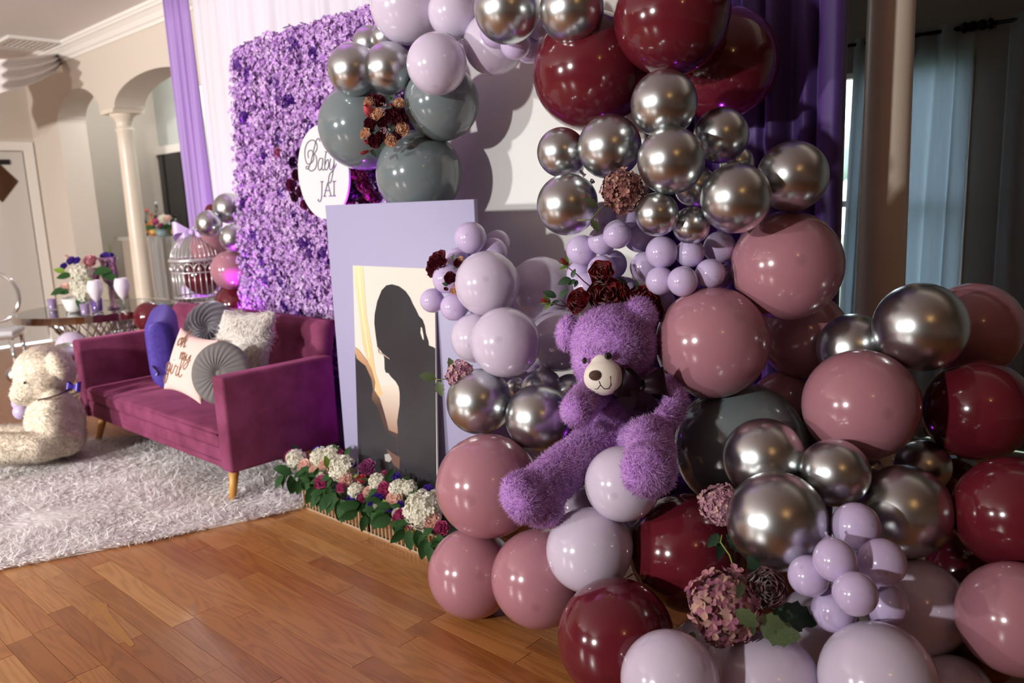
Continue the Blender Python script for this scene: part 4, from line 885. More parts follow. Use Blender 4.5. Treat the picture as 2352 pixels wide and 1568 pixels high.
for path in ([(1376, 875), (1379, 884), (1388, 893), (1396, 892)], [(1379, 884), (1372, 893), (1366, 893)], [(1388, 893), (1398, 892), (1403, 883), (1402, 864)]):
    P = surf_pts(path, mz)
    if len(P) > 1: g.tube(P, .0014, 5)
mouth = g.mk('mouth_stitching', m_thr, None, True)
# satin bow at the neck
g = G(); bc = np.array(dep(1474, 890, 2.56)); A = Vector(RT); U = Vector(UP); T = Vector(-FWD)
def loop(sx, sz, ang, w, tw):
    ca, sa = math.cos(ang), math.sin(ang); d1 = A*ca+U*sa; d2 = -A*sa+U*ca
    def fn(u, v):
        th = u*2*math.pi; r = sx*(math.sin(th/2)**1.2); off = sz*math.sin(th); ww = (v-.5)*w*(.35+.65*math.sin(th/2))
        return Vector(bc)+d1*r+T*(.012+off*.5+.008*math.sin(5*v+th))+d2*(ww+off*.25)
    g.grid(fn, 20, 6)
loop(.082, .04, math.radians(160), .095, 0); loop(.078, .04, math.radians(12), .10, 0)
def tail(ang, L_, w):
    ca, sa = math.cos(ang), math.sin(ang); d1 = A*ca+U*sa; d2 = -A*sa+U*ca
    g.grid(lambda u, v: Vector(bc)+d1*(L_*v)+d2*((u-.5)*w*(.5+.6*v))+T*(.012+.010*math.sin(4*v)), 3, 10)
tail(math.radians(222), .085, .05); tail(math.radians(-60), .105, .042); tail(math.radians(-95), .075, .04); g.ell(tuple(Vector(bc)+T*.012), (.013, .013, .012), 12, 8)
bow = g.mk('neck_bow', m_bow, None, True)
for o in (body, mz, nose, e1, e2, mouth, bow):
    o.parent = bear; o.matrix_parent_inverse = bear_inv
# ================================================================== GARLAND FLOWERS
m_hy = {'mauve': mat('mauve_hydrangea', '#8a4a63', .8, island=('#7d3f58', '#9c6272', '#b08a7d', '#6b3050', '#a9707f', '#c09a86', '#84506e')), 'dark': mat('brown_rose_hydrangea', '#6d3f42', .8, island=('#5f3238', '#9a6a62', '#7a4247', '#b88d7a', '#4d2630', '#8c5a4c')),
        'pink': mat('dusty_hydrangea', '#9c6a7c', .8, island=('#8a5a70', '#b8889a', '#a8788a', '#c8a49c', '#7a4a62'))}
m_gl = mat('dark_green_leaf', '#243f2a', .55, col2='#2f4c32', noise=30); m_ol = mat('olive_leaf', '#5a6840', .55, col2='#48583a', noise=30); m_st = mat('green_stem', '#7f8a3a', .6); m_stb = mat('brown_stem', '#5a3a2a', .6)
m_red = mat('deep_red_rose', '#8f1019', .6, col2='#6e0a12', noise=20, Sheen_Weight=.2); m_sep = mat('green_sepal', '#5f7a32', .6)
m_peach = mat('peach_rose', '#e8bfa0', .7, col2='#f0cfb4', noise=30); m_burg = mat('burgundy_rose', '#6e1c30', .65, col2='#52101f', noise=30); m_coral = mat('coral_tulip', '#c4525c', .6); m_mauvep = mat('mauve_peony', '#7c565c', .6, col2='#8c646a', noise=25, Sheen_Weight=.3)
m_berry = mat('pale_berry', '#a98d96', .6)
def tocam(dx=0, dy=0): return Vector(-FWD+RT*dx+UP*dy)
def T_(name, label, cat, px, py, z, group=None): return thing(name, label, cat, tuple(dep(px, py, z)), group=group)
def loc(px, py, z, base): return tuple(dep(px, py, z)-np.array(base.location))
def stemtube(name, base, pts, r, m): return G().tube([loc(*p, base) for p in pts], r, 6).mk(name, m, base, True)
def leaves(base, lst, m=None, me=None):
    for (px, py, z, L_, ang, *e) in lst:
        d = RT*math.cos(math.radians(ang))+UP*math.sin(math.radians(ang))-FWD*(e[0] if e else .25)
        put('leaf', me or LEAFS, base, loc(px, py, z, base), scale=L_*z/F, m=m or m_ol, x=d, spin=random.uniform(-.5, .5))
def hydr(label, px, py, rp, z, kind, d=(0, 0), me=None):
    t = T_('hydrangea', label, 'flower', px, py, z); put('flower_head', me or HYDB, t, (0, 0, 0), tocam(*d), rp*z/F*.86, m_hy[kind]); return t
zz = 2.60
t = hydr('brownish rose hydrangea among the chrome balloons', 1430, 440, 55, zz, 'dark'); leaves(t, [(1374, 476, zz-.02, 44, 150), (1358, 505, zz-.03, 34, -55)]); stemtube('stem', t, [(1395, 470, zz), (1375, 483, zz-.02), (1358, 504, zz-.03), (1326, 506, zz-.03)], .0018, m_st)
zz = 2.28
t = hydr('dusty mauve hydrangea tucked beside the largest chrome balloon', 1655, 1160, 52, 2.36, 'pink'); leaves(t, [(1650, 1225, 2.34, 40, -130), (1668, 1228, 2.34, 60, -40), (1655, 1235, 2.36, 50, -95)], m_gl); stemtube('stem', t, [(1658, 1228, 2.32), (1655, 1245, 2.31), (1676, 1275, 2.28), (1684, 1300, 2.24), (1698, 1318, 2.2), (1701, 1335, 2.17)], .0022, m_st)
t = hydr('largest mauve hydrangea head below the burgundy balloon', 1662, 1392, 92, 2.16, 'mauve', (0, .15)); leaves(t, [(1702, 1335, 2.04, 40, -100), (1690, 1400, 2.03, 62, -35), (1745, 1420, 2.05, 60, -12), (1724, 1430, 2.04, 30, -75), (1592, 1450, 2.12, 40, -110), (1745, 1440, 2.1, 95, -12)], m_ol); stemtube('stem', t, [(1742, 1410, 2.06), (1730, 1428, 2.05), (1722, 1440, 2.06)], .0022, m_st)
t = T_('peony', 'dusky mauve peony beside the largest hydrangea', 'flower', 1760, 1350, 2.14); put('flower_head', RANU, t, (0, 0, 0), tocam(-.1, .25), 41*2.14/F, m_mauvep); leaves(t, [(1775, 1400, 2.17, 80, -35), (1790, 1395, 2.18, 90, -20), (1740, 1318, 2.2, 50, 120)], m_gl)
t = hydr('small mauve hydrangea beside the portrait print', 1060, 862, 38, 3.0, 'pink', (-.2, .3)); leaves(t, [(1040, 845, 3.0, 26, 110), (1002, 870, 2.98, 40, 165), (1006, 875, 2.98, 36, -75)], m_ol); stemtube('stem', t, [(1035, 868, 3.0), (1015, 871, 2.98), (1002, 872, 2.98)], .0018, m_st)
t = T_('peony', 'dark burgundy peony at the lilac board', 'flower', 1008, 610, 3.2); put('flower_head', PEONY, t, (0, 0, 0), tocam(-.9, .2), 30*3.2/F, m_burg)
t = T_('rose_bunch', 'tiny burgundy and peach roses between violet balloons at the lilac board', 'flowers', 1036, 640, 3.1)
for (px, py, rp, me, m) in ((1034, 638, 15, ROSE, m_burg), (1052, 604, 11, ROSE, m_burg), (1058, 596, 8, ROSE, m_peach), (1026, 664, 8, BUD, m_burg), (1042, 668, 9, ROSE, m_peach), (1048, 655, 7, ROSE2, m_peach)): put('rose', me, t, loc(px, py, 3.08, t), tocam(-.5, .2), rp*3.08/F, m)
leaves(t, [(1042, 620, 3.1, 22, 60), (1044, 600, 3.1, 18, 100), (1030, 655, 3.1, 16, 160)], m_gl, LEAF)
# red roses behind the bear's head
zr = 2.76
t = T_('red_rose_spray', 'deep red silk roses with buds behind the bear\'s head', 'flowers', 1390, 690, zr)
for (px, py, rp, dx, dy, me) in ((1382, 628, 27, -.3, .3, ROSE2), (1392, 680, 36, -.1, .25, ROSE), (1334, 692, 28, -.9, .3, ROSE2), (1428, 672, 20, .8, .4, ROSE2), (1476, 695, 34, .3, .5, ROSE), (1500, 715, 22, .6, .2, ROSE2)):
    put('rose', me, t, loc(px, py, zr-.03, t), tocam(dx, dy), 1.2*rp*zr/F, m_red)
for (px, py, rp, ang) in ((1298, 604, 13, 140), (1256, 692, 13, 170)):
    d = RT*math.cos(math.radians(ang))+UP*math.sin(math.radians(ang)); b = put('rose_bud', BUD, t, loc(px, py, zr-.04, t), d, (rp*zr/F*.8,)*2+(rp*zr/F,), m_red)
    for s_ in (-35, 15, 60):
        d2 = RT*math.cos(math.radians(ang+s_))+UP*math.sin(math.radians(ang+s_))-FWD*.4; put('sepal', LEAFN, t, tuple(np.array(loc(px, py, zr-.04, t))-np.array(d)*rp*zr/F*.7), scale=rp*zr/F*1.9, m=m_sep, x=d2)
stemtube('stem', t, [(1306, 615, zr-.04), (1325, 630, zr-.03), (1340, 645, zr-.02), (1365, 665, zr)], .0022, m_stb); stemtube('stem', t, [(1268, 696, zr-.04), (1290, 702, zr-.02), (1305, 703, zr)], .0022, m_stb); stemtube('stem', t, [(1283, 685, zr-.03), (1295, 695, zr-.02), (1305, 702, zr)], .0015, m_stb)
leaves(t, [(1312, 640, zr-.03, 34, 200), (1314, 638, zr-.04, 22, 75), (1322, 642, zr-.03, 22, 215), (1326, 643, zr-.03, 18, -110), (1278, 682, zr-.03, 34, 155), (1284, 684, zr-.03, 28, 50), (1286, 690, zr-.03, 26, 200), (1350, 690, zr-.03, 44, 60), (1362, 680, zr-.03, 40, -70), (1430, 690, zr-.02, 40, 20), (1460, 672, zr-.02, 30, 85), (1440, 660, zr, 30, 130)], m_gl, LEAF)
# rose bunch between the grey balloons
zc = 3.42
t = T_('rose_bunch', 'bunch of burgundy and peach silk roses between the slate grey balloons', 'flowers', 885, 280, zc)
def cr(x, y_): return 820+x/9.22, 200+y_/9.22
for (x, y_, rp, me, m, dx, dy) in ((270, 330, 11, ROSE, m_peach, -.4, .2), (250, 540, 13, BUD, m_coral, -.1, .9), (435, 590, 14, ROSE2, m_peach, -.3, .4), (310, 240, 8, ROSE, m_burg, 0, .2), (450, 300, 12, ROSE, m_burg, .2, .3), (900, 350, 10, ROSE, m_peach, .3, .2), (850, 540, 13, ROSE, m_burg, .2, .1), (660, 620, 12, ROSE, m_burg, 0, .1), (285, 780, 12, ROSE, m_burg, -.4, 0), (520, 740, 9, ROSE, m_burg, 0, 0), (960, 690, 11, ROSE, m_burg, .4, 0), (200, 1000, 12, ROSE2, m_peach, -.6, .2), (960, 890, 12, ROSE, m_peach, .3, -.1), (480, 1020, 7, ROSE, m_burg, -.1, 0), (380, 1140, 12, ROSE, m_burg, -.1, -.3), (590, 1060, 8, ROSE, m_burg, 0, 0), (720, 1130, 11, ROSE, m_peach, .1, -.3), (215, 1175, 6, BUD, m_coral, -.4, .2), (850, 1020, 8, ROSE, m_burg, .3, 0), (820, 820, 8, ROSE, m_burg, .2, 0), (570, 860, 7, ROSE, m_burg, 0, 0), (730, 400, 5, BUD, m_coral, .1, .3)):
    px, py = cr(x, y_); put('rose', me, t, loc(px, py, zc-.03, t), tocam(dx, dy), 1.35*rp*zc/F, m)
for (x, y_) in ((560, 400), (540, 540), (590, 920), (660, 960)):
    g = G(); px, py = cr(x, y_); b0 = loc(px, py, zc-.05, t)
    for k in range(14): g.ell((b0[0]+random.uniform(-.014, .014), b0[1]+random.uniform(-.01, .01), b0[2]+random.uniform(-.016, .016)), (.0028,)*3, 6, 4)
    g.mk('berry_spray', m_berry, t, True, 'stuff')
px, py = cr(190, 1370); put('rose_bud', BUD, t, loc(px, py, zc-.05, t), RT*-1+UP*-.3, (8*zc/F, 8*zc/F, 12*zc/F), m_red); stemtube('stem', t, [(*cr(250, 1345), zc-.05), (*cr(560, 1240), zc-.02)], .0016, m_stb)
leaves(t, [(*cr(280, 1320), zc-.04, 22, -45), (*cr(520, 1330), zc-.03, 16, 60), (*cr(700, 300), zc-.02, 20, 60), (*cr(640, 470), zc-.04, 14, 30), (*cr(400, 920), zc-.03, 18, 200), (*cr(740, 930), zc-.04, 16, 70), (*cr(330, 980), zc-.03, 20, 150), (*cr(600, 250), zc-.02, 18, 20)], m_gl, LEAF)
for m in (m_peach, m_burg, m_coral, m_red, m_mauvep): add_translucent(m, .3)
# ================================================================== FLOWER TROUGHS
m_mir = mat('mirror_trough_glass', '#cfc3b0', .06, 1.0); m_gold = mat('champagne_metal', '#f0e4c8', .35, .8); m_foam = mat('floral_foam', '#33452c', .9)
m_whh = mat('white_hydrangea', '#e9e6d6', .75, island=('#f1eee2', '#e3e0cc', '#f6f4ea', '#dcdcc4')); m_pch = mat('peach_garden_rose', '#fbd8cd', .65, col2='#fde6dc', noise=25); m_hot = mat('magenta_rose', '#c24a84', .65, col2='#d26a9c', noise=25); m_lis = mat('violet_lisianthus', '#5a3aa8', .65, col2='#6a48bc', noise=25); m_orc = mat('mauve_orchid', '#b0628f', .65, col2='#a04e8a', noise=25)
for m in (m_whh, m_pch, m_hot, m_lis, m_orc): add_translucent(m, .35)
m_lf = mat('ruscus_leaf', '#1f3d1c', .7, col2='#2b4d22', noise=20, Specular_IOR_Level=.2); m_lf2 = mat('fresh_leaf', '#6d8a2c', .5)
PX0, PXM, PX1 = -3.42, onz(862, 1220, 0)[0], -2.30; PY0, PY1, PH = 2.075, 2.235, .115
tl_ = []
for (a, b, lb) in ((PX0, PXM-.004, 'mirrored ribbed flower trough nearer the sofa'), (PXM+.004, PX1, 'mirrored ribbed flower trough nearer the pink balloons')):
    t = thing('flower_trough', lb, 'trough', ((a+b)/2, (PY0+PY1)/2, 0)); w = (b-a)/2; d = (PY1-PY0)/2
    g = G(); g.box(-w, w, -d+.004, d, .004, .012); g.box(-w, w, d-.006, d, .004, PH); g.box(-w, -w+.006, -d+.004, d, .004, PH); g.box(w-.006, w, -d+.004, d, .004, PH); g.box(-w, w, -d+.004, -d+.008, .004, PH); g.mk('box', m_mir, t)
    G().box(-w-.002, w+.002, -d-.002, -d+.006, 0, .008).mk('base_rail', m_gold, t); G().box(-w-.002, w+.002, -d-.002, -d+.006, PH-.006, PH+.002).mk('top_rail', m_gold, t)
    me = mesh_of(G().box(-.003, .003, -.006, .001, 0, PH-.016), 'rib', m_gold, False); n = int(2*w/.026)
    for k in range(n):
        o = bpy.data.objects.new('rib', me); link(o, t); o.location = (-w+.013+k*(2*w-.026)/(n-1), -d+.004, .008)
    G().box(-w+.01, w-.01, -d+.012, d-.01, .012, PH-.01).mk('floral_foam', m_foam, t); tl_.append(t)
n_ = np.array([0, -.93, 1.0]); pl0 = np.array([0, 2.05, .135])
def arr(px, py): return onplane(px, py, pl0, n_)
def fl8(x, y_): return 620+x/5.227, 1000+y_/5.227
ar = [thing('flower_arrangement', lb, 'flowers', (cx, 2.15, PH)) for cx, lb in (((PX0+PXM)/2, 'low arrangement of peach roses and white hydrangea in the trough nearer the sofa'), ((PXM+PX1)/2, 'low arrangement of roses and a large white hydrangea in the trough nearer the pink balloons'))]
def which(p): return ar[0] if p[0] < PXM else ar[1]
def fl(name, x, y_, rp, me, m, dx=0, dy=.5, off=.0):
    px, py = fl8(x, y_); p = arr(px, py); t = which(p); k = 1.12*rp*np.linalg.norm(p-CAM)/F/1.05; p = p+np.array([0, -.3, .9])*k*.25
    put(name, me, t, tuple(p-np.array(t.location)), tocam(dx-.25, dy+.1), k, m)
for x, y_, rp in ((430, 400, 17), (670, 390, 15), (920, 540, 15), (1200, 700, 14), (1510, 800, 20), (1955, 1040, 20)): fl('peach_rose', x, y_, rp, ROSE, m_pch, random.uniform(-.3, .3), random.uniform(.1, .5))
for x, y_, rp in ((260, 270, 14), (620, 580, 15), (1390, 670, 17), (1600, 1010, 20), (2070, 1130, 16), (1375, 480, 9), (830, 220, 10), (1120, 750, 11), (1700, 1060, 12)): fl('magenta_rose', x, y_, rp, ROSE, m_hot, random.uniform(-.5, .2), random.uniform(.1, .5))
fl('rose_bud', 1110, 560, 15, ROSE2, m_coral, 0, .9); fl('orchid', 1180, 410, 17, PEONY, m_orc, 0, .4)
for x, y_, rp in ((330, 310, 20), (620, 290, 20), (760, 240, 17), (890, 430, 27), (1300, 580, 18), (1050, 690, 17), (1560, 670, 20), (1680, 650, 16), (1850, 940, 38), (1990, 760, 16)): fl('white_hydrangea', x, y_, rp, HYDB, m_whh)
for x, y_, rp in ((575, 205, 12), (1000, 370, 11), (990, 790, 13), (1530, 520, 12), (1910, 680, 15), (1770, 770, 8)): fl('lisianthus', x, y_, rp, ROSE2, m_lis, 0, .8)
rl = random.Random(8)
def lf(x, y_, L_, ang, m=None, tc=.3):
    px, py = fl8(x, y_); p = arr(px, py); t = which(p); k = L_*np.linalg.norm(p-CAM)/F
    d = RT*math.cos(math.radians(ang))+UP*math.sin(math.radians(ang))-FWD*tc; put('leaf', LEAF, t, tuple(p-np.array(t.location)+np.array([0, -.01, .005])), scale=k, m=m or m_lf, x=d, spin=rl.uniform(-.8, .8))
for (x, y_, L_, a) in ((250, 400, 34, 180), (220, 450, 36, -110), (270, 480, 40, -80), (190, 480, 34, -130), (330, 540, 30, -95), (400, 520, 36, -100), (480, 560, 40, -85), (560, 600, 44, -110), (640, 680, 40, -130), (700, 640, 46, -120), (760, 700, 46, -125), (800, 680, 50, -110), (860, 760, 48, -85), (900, 800, 46, -100), (1100, 820, 50, -170), (1130, 830, 46, -60), (1080, 900, 44, -150), (1160, 960, 36, -95), (1200, 850, 40, -40), (1300, 880, 44, -100), (1380, 920, 44, -120), (1450, 950, 46, -150), (1480, 1010, 46, -165), (1520, 980, 40, -90), (1640, 1120, 44, -130), (1700, 1130, 46, -90), (1780, 1130, 50, -70), (1850, 1180, 46, -80), (1880, 1240, 46, -95), (1920, 1270, 44, -80), (1980, 1230, 40, -60), (1960, 1340, 36, -95),
                       (360, 320, 20, 190), (420, 320, 20, 10), (620, 330, 20, -20), (560, 390, 22, 5), (730, 300, 22, 80), (930, 260, 24, 70), (850, 200, 22, 130), (370, 190, 22, 130), (980, 430, 26, 190), (1250, 640, 28, -90), (1420, 560, 34, 60), (1600, 520, 26, -10), (1580, 600, 30, 20), (1700, 560, 30, -30), (1640, 680, 26, 175), (1720, 690, 26, -5), (1500, 620, 24, 0), (1640, 820, 36, 30), (1560, 880, 40, -30), (1350, 780, 36, 170)): lf(x, y_, L_, a)
for (x, y_, L_, a) in ((720, 400, 30, 95), (1190, 400, 16, 30), (1020, 500, 18, 10), (1060, 640, 16, 200), (560, 380, 14, 60), (1390, 860, 18, 90)): lf(x, y_, L_, a, m_lf2)

for k in range(64):                                     # foliage filling the troughs
    x = rl.uniform(230, 2050); base = 330+(x-230)*.42
    lf(x, base+rl.uniform(-90, 190), rl.uniform(22, 40), rl.choice((-60, -90, -120, -150, 170, 30, -30))+rl.uniform(-25, 25), None, rl.uniform(.1, .5))
for k in range(16):
    x = rl.uniform(300, 1950); fl('filler_rose', x, 330+(x-230)*.42+rl.uniform(-70, 90), rl.uniform(7, 12), ROSE, rl.choice((m_pch, m_hot, m_whh, m_lis)), rl.uniform(-.3, .3), rl.uniform(.2, .7))
# ================================================================== BACKGROUND BALLOONS
def bgb(px, py, rp, z, col, label, group=None): balloon(dep(px, py, z), rp*z/F, -FWD+RT*random.uniform(-.4, .4)+UP*random.uniform(-.3, .5), BM[col], label, group)
for a in ((525, 478, 35, 5.55, 'S', 'chrome silver balloon at the top of the stack behind the sofa'), (480, 513, 30, 5.45, 'S', 'chrome silver balloon beside the top one behind the birdcage'), (537, 546, 32, 5.4, 'S', 'chrome silver balloon touching the flower wall side behind the sofa'),
          (482, 567, 44, 5.75, 'P', 'dusty pink balloon behind the birdcage dome'), (530, 620, 45, 5.5, 'P', 'dusty pink balloon glowing violet behind the sofa'), (572, 505, 34, 5.75, 'P', 'dusty pink balloon half hidden by the flower wall edge'),
          (468, 632, 46, 5.95, 'B', 'dark burgundy balloon seen through the birdcage bars'), (545, 700, 50, 5.7, 'B', 'dark burgundy balloon low behind the sofa'), (487, 484, 16, 5.7, 'B', 'tiny burgundy balloon behind the top chrome balloons'), (447, 672, 30, 6.1, 'l', 'pale violet balloon inside view of the birdcage bars'),
          (165, 795, 34, 5.85, 'L', 'lilac balloon between table base and sofa arm'), (152, 822, 36, 5.6, 'S', 'chrome silver balloon behind the cream bear\'s head'), (36, 860, 20, 6.0, 'S', 'small chrome silver balloon behind the cream bear\'s face'),
          (345, 728, 36, 6.15, 'B', 'dark burgundy balloon behind the sofa arm under the table edge'), (45, 925, 17, 5.05, 'l', 'upper small violet balloon under the cream bear\'s chin'), (49, 945, 18, 4.98, 'l', 'lower small violet balloon at the cream bear\'s chest')): bgb(*a)
# ================================================================== CREAM BEAR
m_cskin = mat('cream_plush_cloth', '#f2e6d4', .95); m_cfur = furmat('cream_plush_fur', ('#fbf4e8', '#f6ecdc', '#fdf8f0', '#f2e6d4'))
cb = thing('teddy_bear', 'big cream plush teddy bear sitting on the floor beside the sofa', 'teddy bear', tuple(onz(120, 1060))); cinv = Matrix.Translation(-Vector(cb.location))
zc = 4.86
pt = [ballp(103, 853, 62, 58, zc), ballp(92, 880, 50, 44, zc), ballp(128, 965, 60, 64, zc+.05), ballp(132, 1000, 60, 44, zc+.08), ballp(60, 903, 32, 26, zc-.03), ballp(48, 912, 20, 18, zc-.03)]
pt += [ballp(133, 838, 17, 34, zc-.13, .6, 28)]
pt += chain([(128, 925, 26, zc-.08), (118, 965, 32, zc-.12), (124, 992, 27, zc-.14)])
pt += chain([(150, 1010, 34, zc-.05), (90, 1024, 34, zc-.17), (20, 1030, 35, zc-.2), (-60, 1030, 38, zc-.2)])+[ballp(-95, 1015, 36, 52, zc-.2)]
pt += chain([(110, 1000, 30, zc+.2), (40, 1005, 30, zc+.25), (-30, 1008, 30, zc+.25)])
cbody = fuse('body', pt, .016, m_cskin, None, 6); fur('fur', cbody, 60000, .02, .005, m_cfur, cbody, lay=.65, jit=.6, nscale=30, fall=(0, 0, -.2), seed=13, nmix=.9)
cn_ = G().ell(bp(31, 904, zc-.06), (.017, .015, .017), 14, 10, kM).mk('nose', m_nose, None, True); ce = G().ell(bp(57, 879, zc-.16), (.0085, .0085, .006), 12, 8, kM).mk('eye', m_eye, None, True)
cm = G().tube([bp(88, 918, zc-.165), bp(110, 914, zc-.185), bp(135, 906, zc-.19), bp(160, 893, zc-.13)], .006, 6).mk('collar_ribbon', m_thr, None, True)
m_vio = mat('violet_satin_ribbon', '#4a35a0', .3); g = G()
for s_ in (-1, 1): g.grid(lambda u, v: Vector(bp(168, 888, zc-.1))+Vector(RT)*(s_*.04*math.sin(u*3.14)+.006*v)+Vector(UP)*((v-.5)*.05*(.3+math.sin(u*3.14)))+Vector(FWD)*(.02*math.sin(u*6.28)), 10, 4)
cbow = g.mk('neck_bow', m_vio, None, True)
cmth = G().tube([bp(36, 916, zc-.1), bp(48, 924, zc-.115), bp(54, 914, zc-.13)], .002, 5).mk('mouth_stitching', m_thr, None, True)
for o in (cbody, cn_, ce, cm, cbow, cmth): o.parent = cb; o.matrix_parent_inverse = cinv
# ================================================================== MIRROR TABLE
m_chr = mat('polished_steel', '#cfcac6', .08, 1.0); m_mtop = mat('dark_mirror_glass', '#8f9494', .03, 1.0)
tc_ = ((onz(35, 722, .75)+onz(378, 694, .75))/2); TR = .60; TC = (-6.93, 2.47)
tb_ = thing('round_table', 'round mirror-topped table with lattice steel pedestal', 'table', (TC[0], TC[1], 0))
G().lathe([(TR-.02, .742), (TR-.02, .752)], 64).mk('table_top', m_mtop, tb_)
G().lathe([(TR-.025, .70), (TR, .70), (TR, .754), (TR-.012, .756), (TR-.025, .752)], 64, cap=False).mk('rim', m_chr, tb_)
n = 26; rod = []
for s_ in (-1, 1):
    for k in range(n):
        a = 2*math.pi*k/n; P = [(.40*math.cos(a), .40*math.sin(a), .70), (.17*math.cos(a+s_*.9), .17*math.sin(a+s_*.9), .36), (.36*math.cos(a+s_*1.8), .36*math.sin(a+s_*1.8), .03)]
        G().tube(P, .006, 5).mk('lattice_rod', m_chr, tb_, True)
for (r1, z1) in ((.40, .695), (.17, .36), (.37, .02)): G().tube([(r1*math.cos(2*math.pi*k/40), r1*math.sin(2*math.pi*k/40), z1) for k in range(40)], .012, 8, True).mk('ring', m_chr, tb_, True)
TZ = .757
def ont(px, py): return onz(px, py, TZ)
# centrepiece
m_vase = mat('white_ceramic', '#e8e4e2', .25)
p = ont(172, 716); fv = thing('flower_centrepiece', 'white bowl of pink rose, white hydrangea and violet blooms on the mirror table', 'flowers', tuple(p))
G().lathe([(.045, 0), (.06, .02), (.085, .11), (.08, .11), (.05, .03)], 24).mk('bowl', m_vase, fv, True)
zt = np.linalg.norm((p-CAM)@FWD)
for (px, py, rp, me, m) in ((207, 601, 17, ROSE, mat('soft_pink_rose', '#e0a5ac', .65)), (188, 628, 22, HYDB, m_whh), (200, 670, 26, HYDB, m_whh), (182, 655, 18, HYDB, m_whh), (150, 662, 13, ROSE, m_pch), (195, 650, 13, ROSE, m_pch), (165, 600, 12, ROSE2, m_lis), (178, 600, 11, ROSE2, m_lis), (148, 612, 10, ROSE2, m_lis), (157, 592, 8, BUD, m_pch), (215, 680, 14, HYDB, m_whh)):
    put('bloom', me, fv, tuple(dep(px, py, zt-.03)-p), tocam(-.2, .5), rp*zt/F, m)
for (px, py, L_, a) in ((165, 632, 34, 185), (150, 625, 26, 160), (150, 665, 34, 195), (185, 675, 40, -80), (215, 625, 44, 8), (235, 626, 40, -20), (200, 640, 26, -60), (160, 672, 30, 170)): put('leaf', LEAF, fv, tuple(dep(px, py, zt-.06)-p), scale=L_*zt/F, m=m_lf if L_ > 28 else m_lf2, x=RT*math.cos(math.radians(a))+UP*math.sin(math.radians(a))-FWD*.3)
G().tube([tuple(dep(178, 650, zt-.02)-p), tuple(dep(175, 690, zt-.02)-p), (0, 0, .06)], .01, 6).mk('stems', m_lf, fv, True)
# tall mercury-glass goblet with violet flowers, second hurricane cup, white wine glasses
m_merc = mat('rose_mercury_glass', '#c9a0a2', .12, .85, col2='#a888b0', noise=14); m_mag = mat('magenta_mercury_glass', '#a04a8a', .15, .8, col2='#c98a9a', noise=12)
p = ont(262, 706); gb = thing('mercury_goblet', 'tall rose mercury-glass goblet filled with violet blooms', 'goblet', tuple(p))
G().lathe([(.05, 0), (.05, .008), (.014, .02), (.012, .17), (.022, .185), (.05, .215), (.068, .26), (.066, .32), (.058, .36), (.082, .41), (.078, .41), (.054, .36), (.06, .3), (.04, .22)], 28).mk('cup', m_merc, gb, True)
for k, (dx, dy) in enumerate(((-.04, 0), (.0, .02), (.045, .0), (.02, -.03))): put('bloom', ROSE2, gb, (dx, dy, .42), (dx, dy, .06), .036, m_lis)
G().tube([(.05, 0, .42), (.09, -.01, .50)], .004, 5).mk('stem', m_lf2, gb)
p = ont(222, 700); gb = thing('hurricane_cup', 'magenta mercury-glass cup behind the pink rose', 'goblet', tuple(p))
G().lathe([(.045, 0), (.045, .01), (.015, .03), (.014, .15), (.04, .18), (.055, .24), (.065, .31), (.06, .31), (.05, .24)], 24).mk('cup', m_mag, gb, True)
m_mwg = mat('milky_white_glass', '#e6dfe6', .12, Coat_Weight=.5); m_clr = mat('clear_glass', (1, 1, 1, 1), .02, Transmission_Weight=1.0, IOR=1.45)
for (px, py, lb) in ((226, 722, 'milky white wine glass beside the flower centrepiece'), (287, 716, 'milky white wine glass standing apart by the goblet')):
    p = ont(px, py); wg = thing('wine_glass', lb, 'wine glass', tuple(p))
    G().lathe([(.042, 0), (.042, .004), (.008, .012), (.006, .085), (.01, .09)], 20).mk('stem', m_clr, wg, True)
    G().lathe([(.006, .09), (.03, .125), (.052, .175), (.056, .205), (.05, .24), (.043, .262), (.04, .262), (.05, .205), (.02, .13)], 24).mk('bowl', m_mwg, wg, True)
m_vot = mat('silver_mercury_votive', '#c8c6c4', .18, .9, bump=(60, .6)); m_lv = mat('lilac_frosted_votive', '#b9a0cc', .2, Transmission_Weight=.4); m_fl = bpy.data.materials.new('candle_flame'); m_fl.use_nodes = True; nb = m_fl.node_tree.nodes['Principled BSDF']; nb.inputs['Emission Color'].default_value = (1, .5, .15, 1); nb.inputs['Emission Strength'].default_value = 14
m_wax = mat('candle_wax', '#e9ddd2', .6)
for (px, py, hh, rr_, m, lb) in ((121, 710, .085, .033, m_lv, 'lilac votive candle at the near edge of the mirror table'), (163, 713, .11, .042, m_vot, 'silver mercury votive in front of the flower bowl'), (177, 713, .085, .03, m_vot, 'small silver votive tucked beside the larger one'), (197, 722, .085, .034, m_lv, 'glowing violet votive beside the wine glass'), (224, 714, .10, .045, mat('violet_glass', '#7a55a8', .1, Transmission_Weight=.3), 'violet glass tumbler behind the wine glass stem')):
    p = ont(px, py); vo = thing('votive_candle', lb, 'candle', tuple(p)); G().lathe([(rr_*.85, 0), (rr_*.85, .005), (rr_, hh), (rr_*.92, hh), (rr_*.78, .012)], 20).mk('holder', m, vo, True)
    if m is m_lv: G().lathe([(rr_*.7, .012), (rr_*.7, .045)], 16).mk('wax', m_wax, vo); G().ell((0, 0, .062), (.007, .007, .016), 10, 8).mk('flame', m_fl, vo, True)
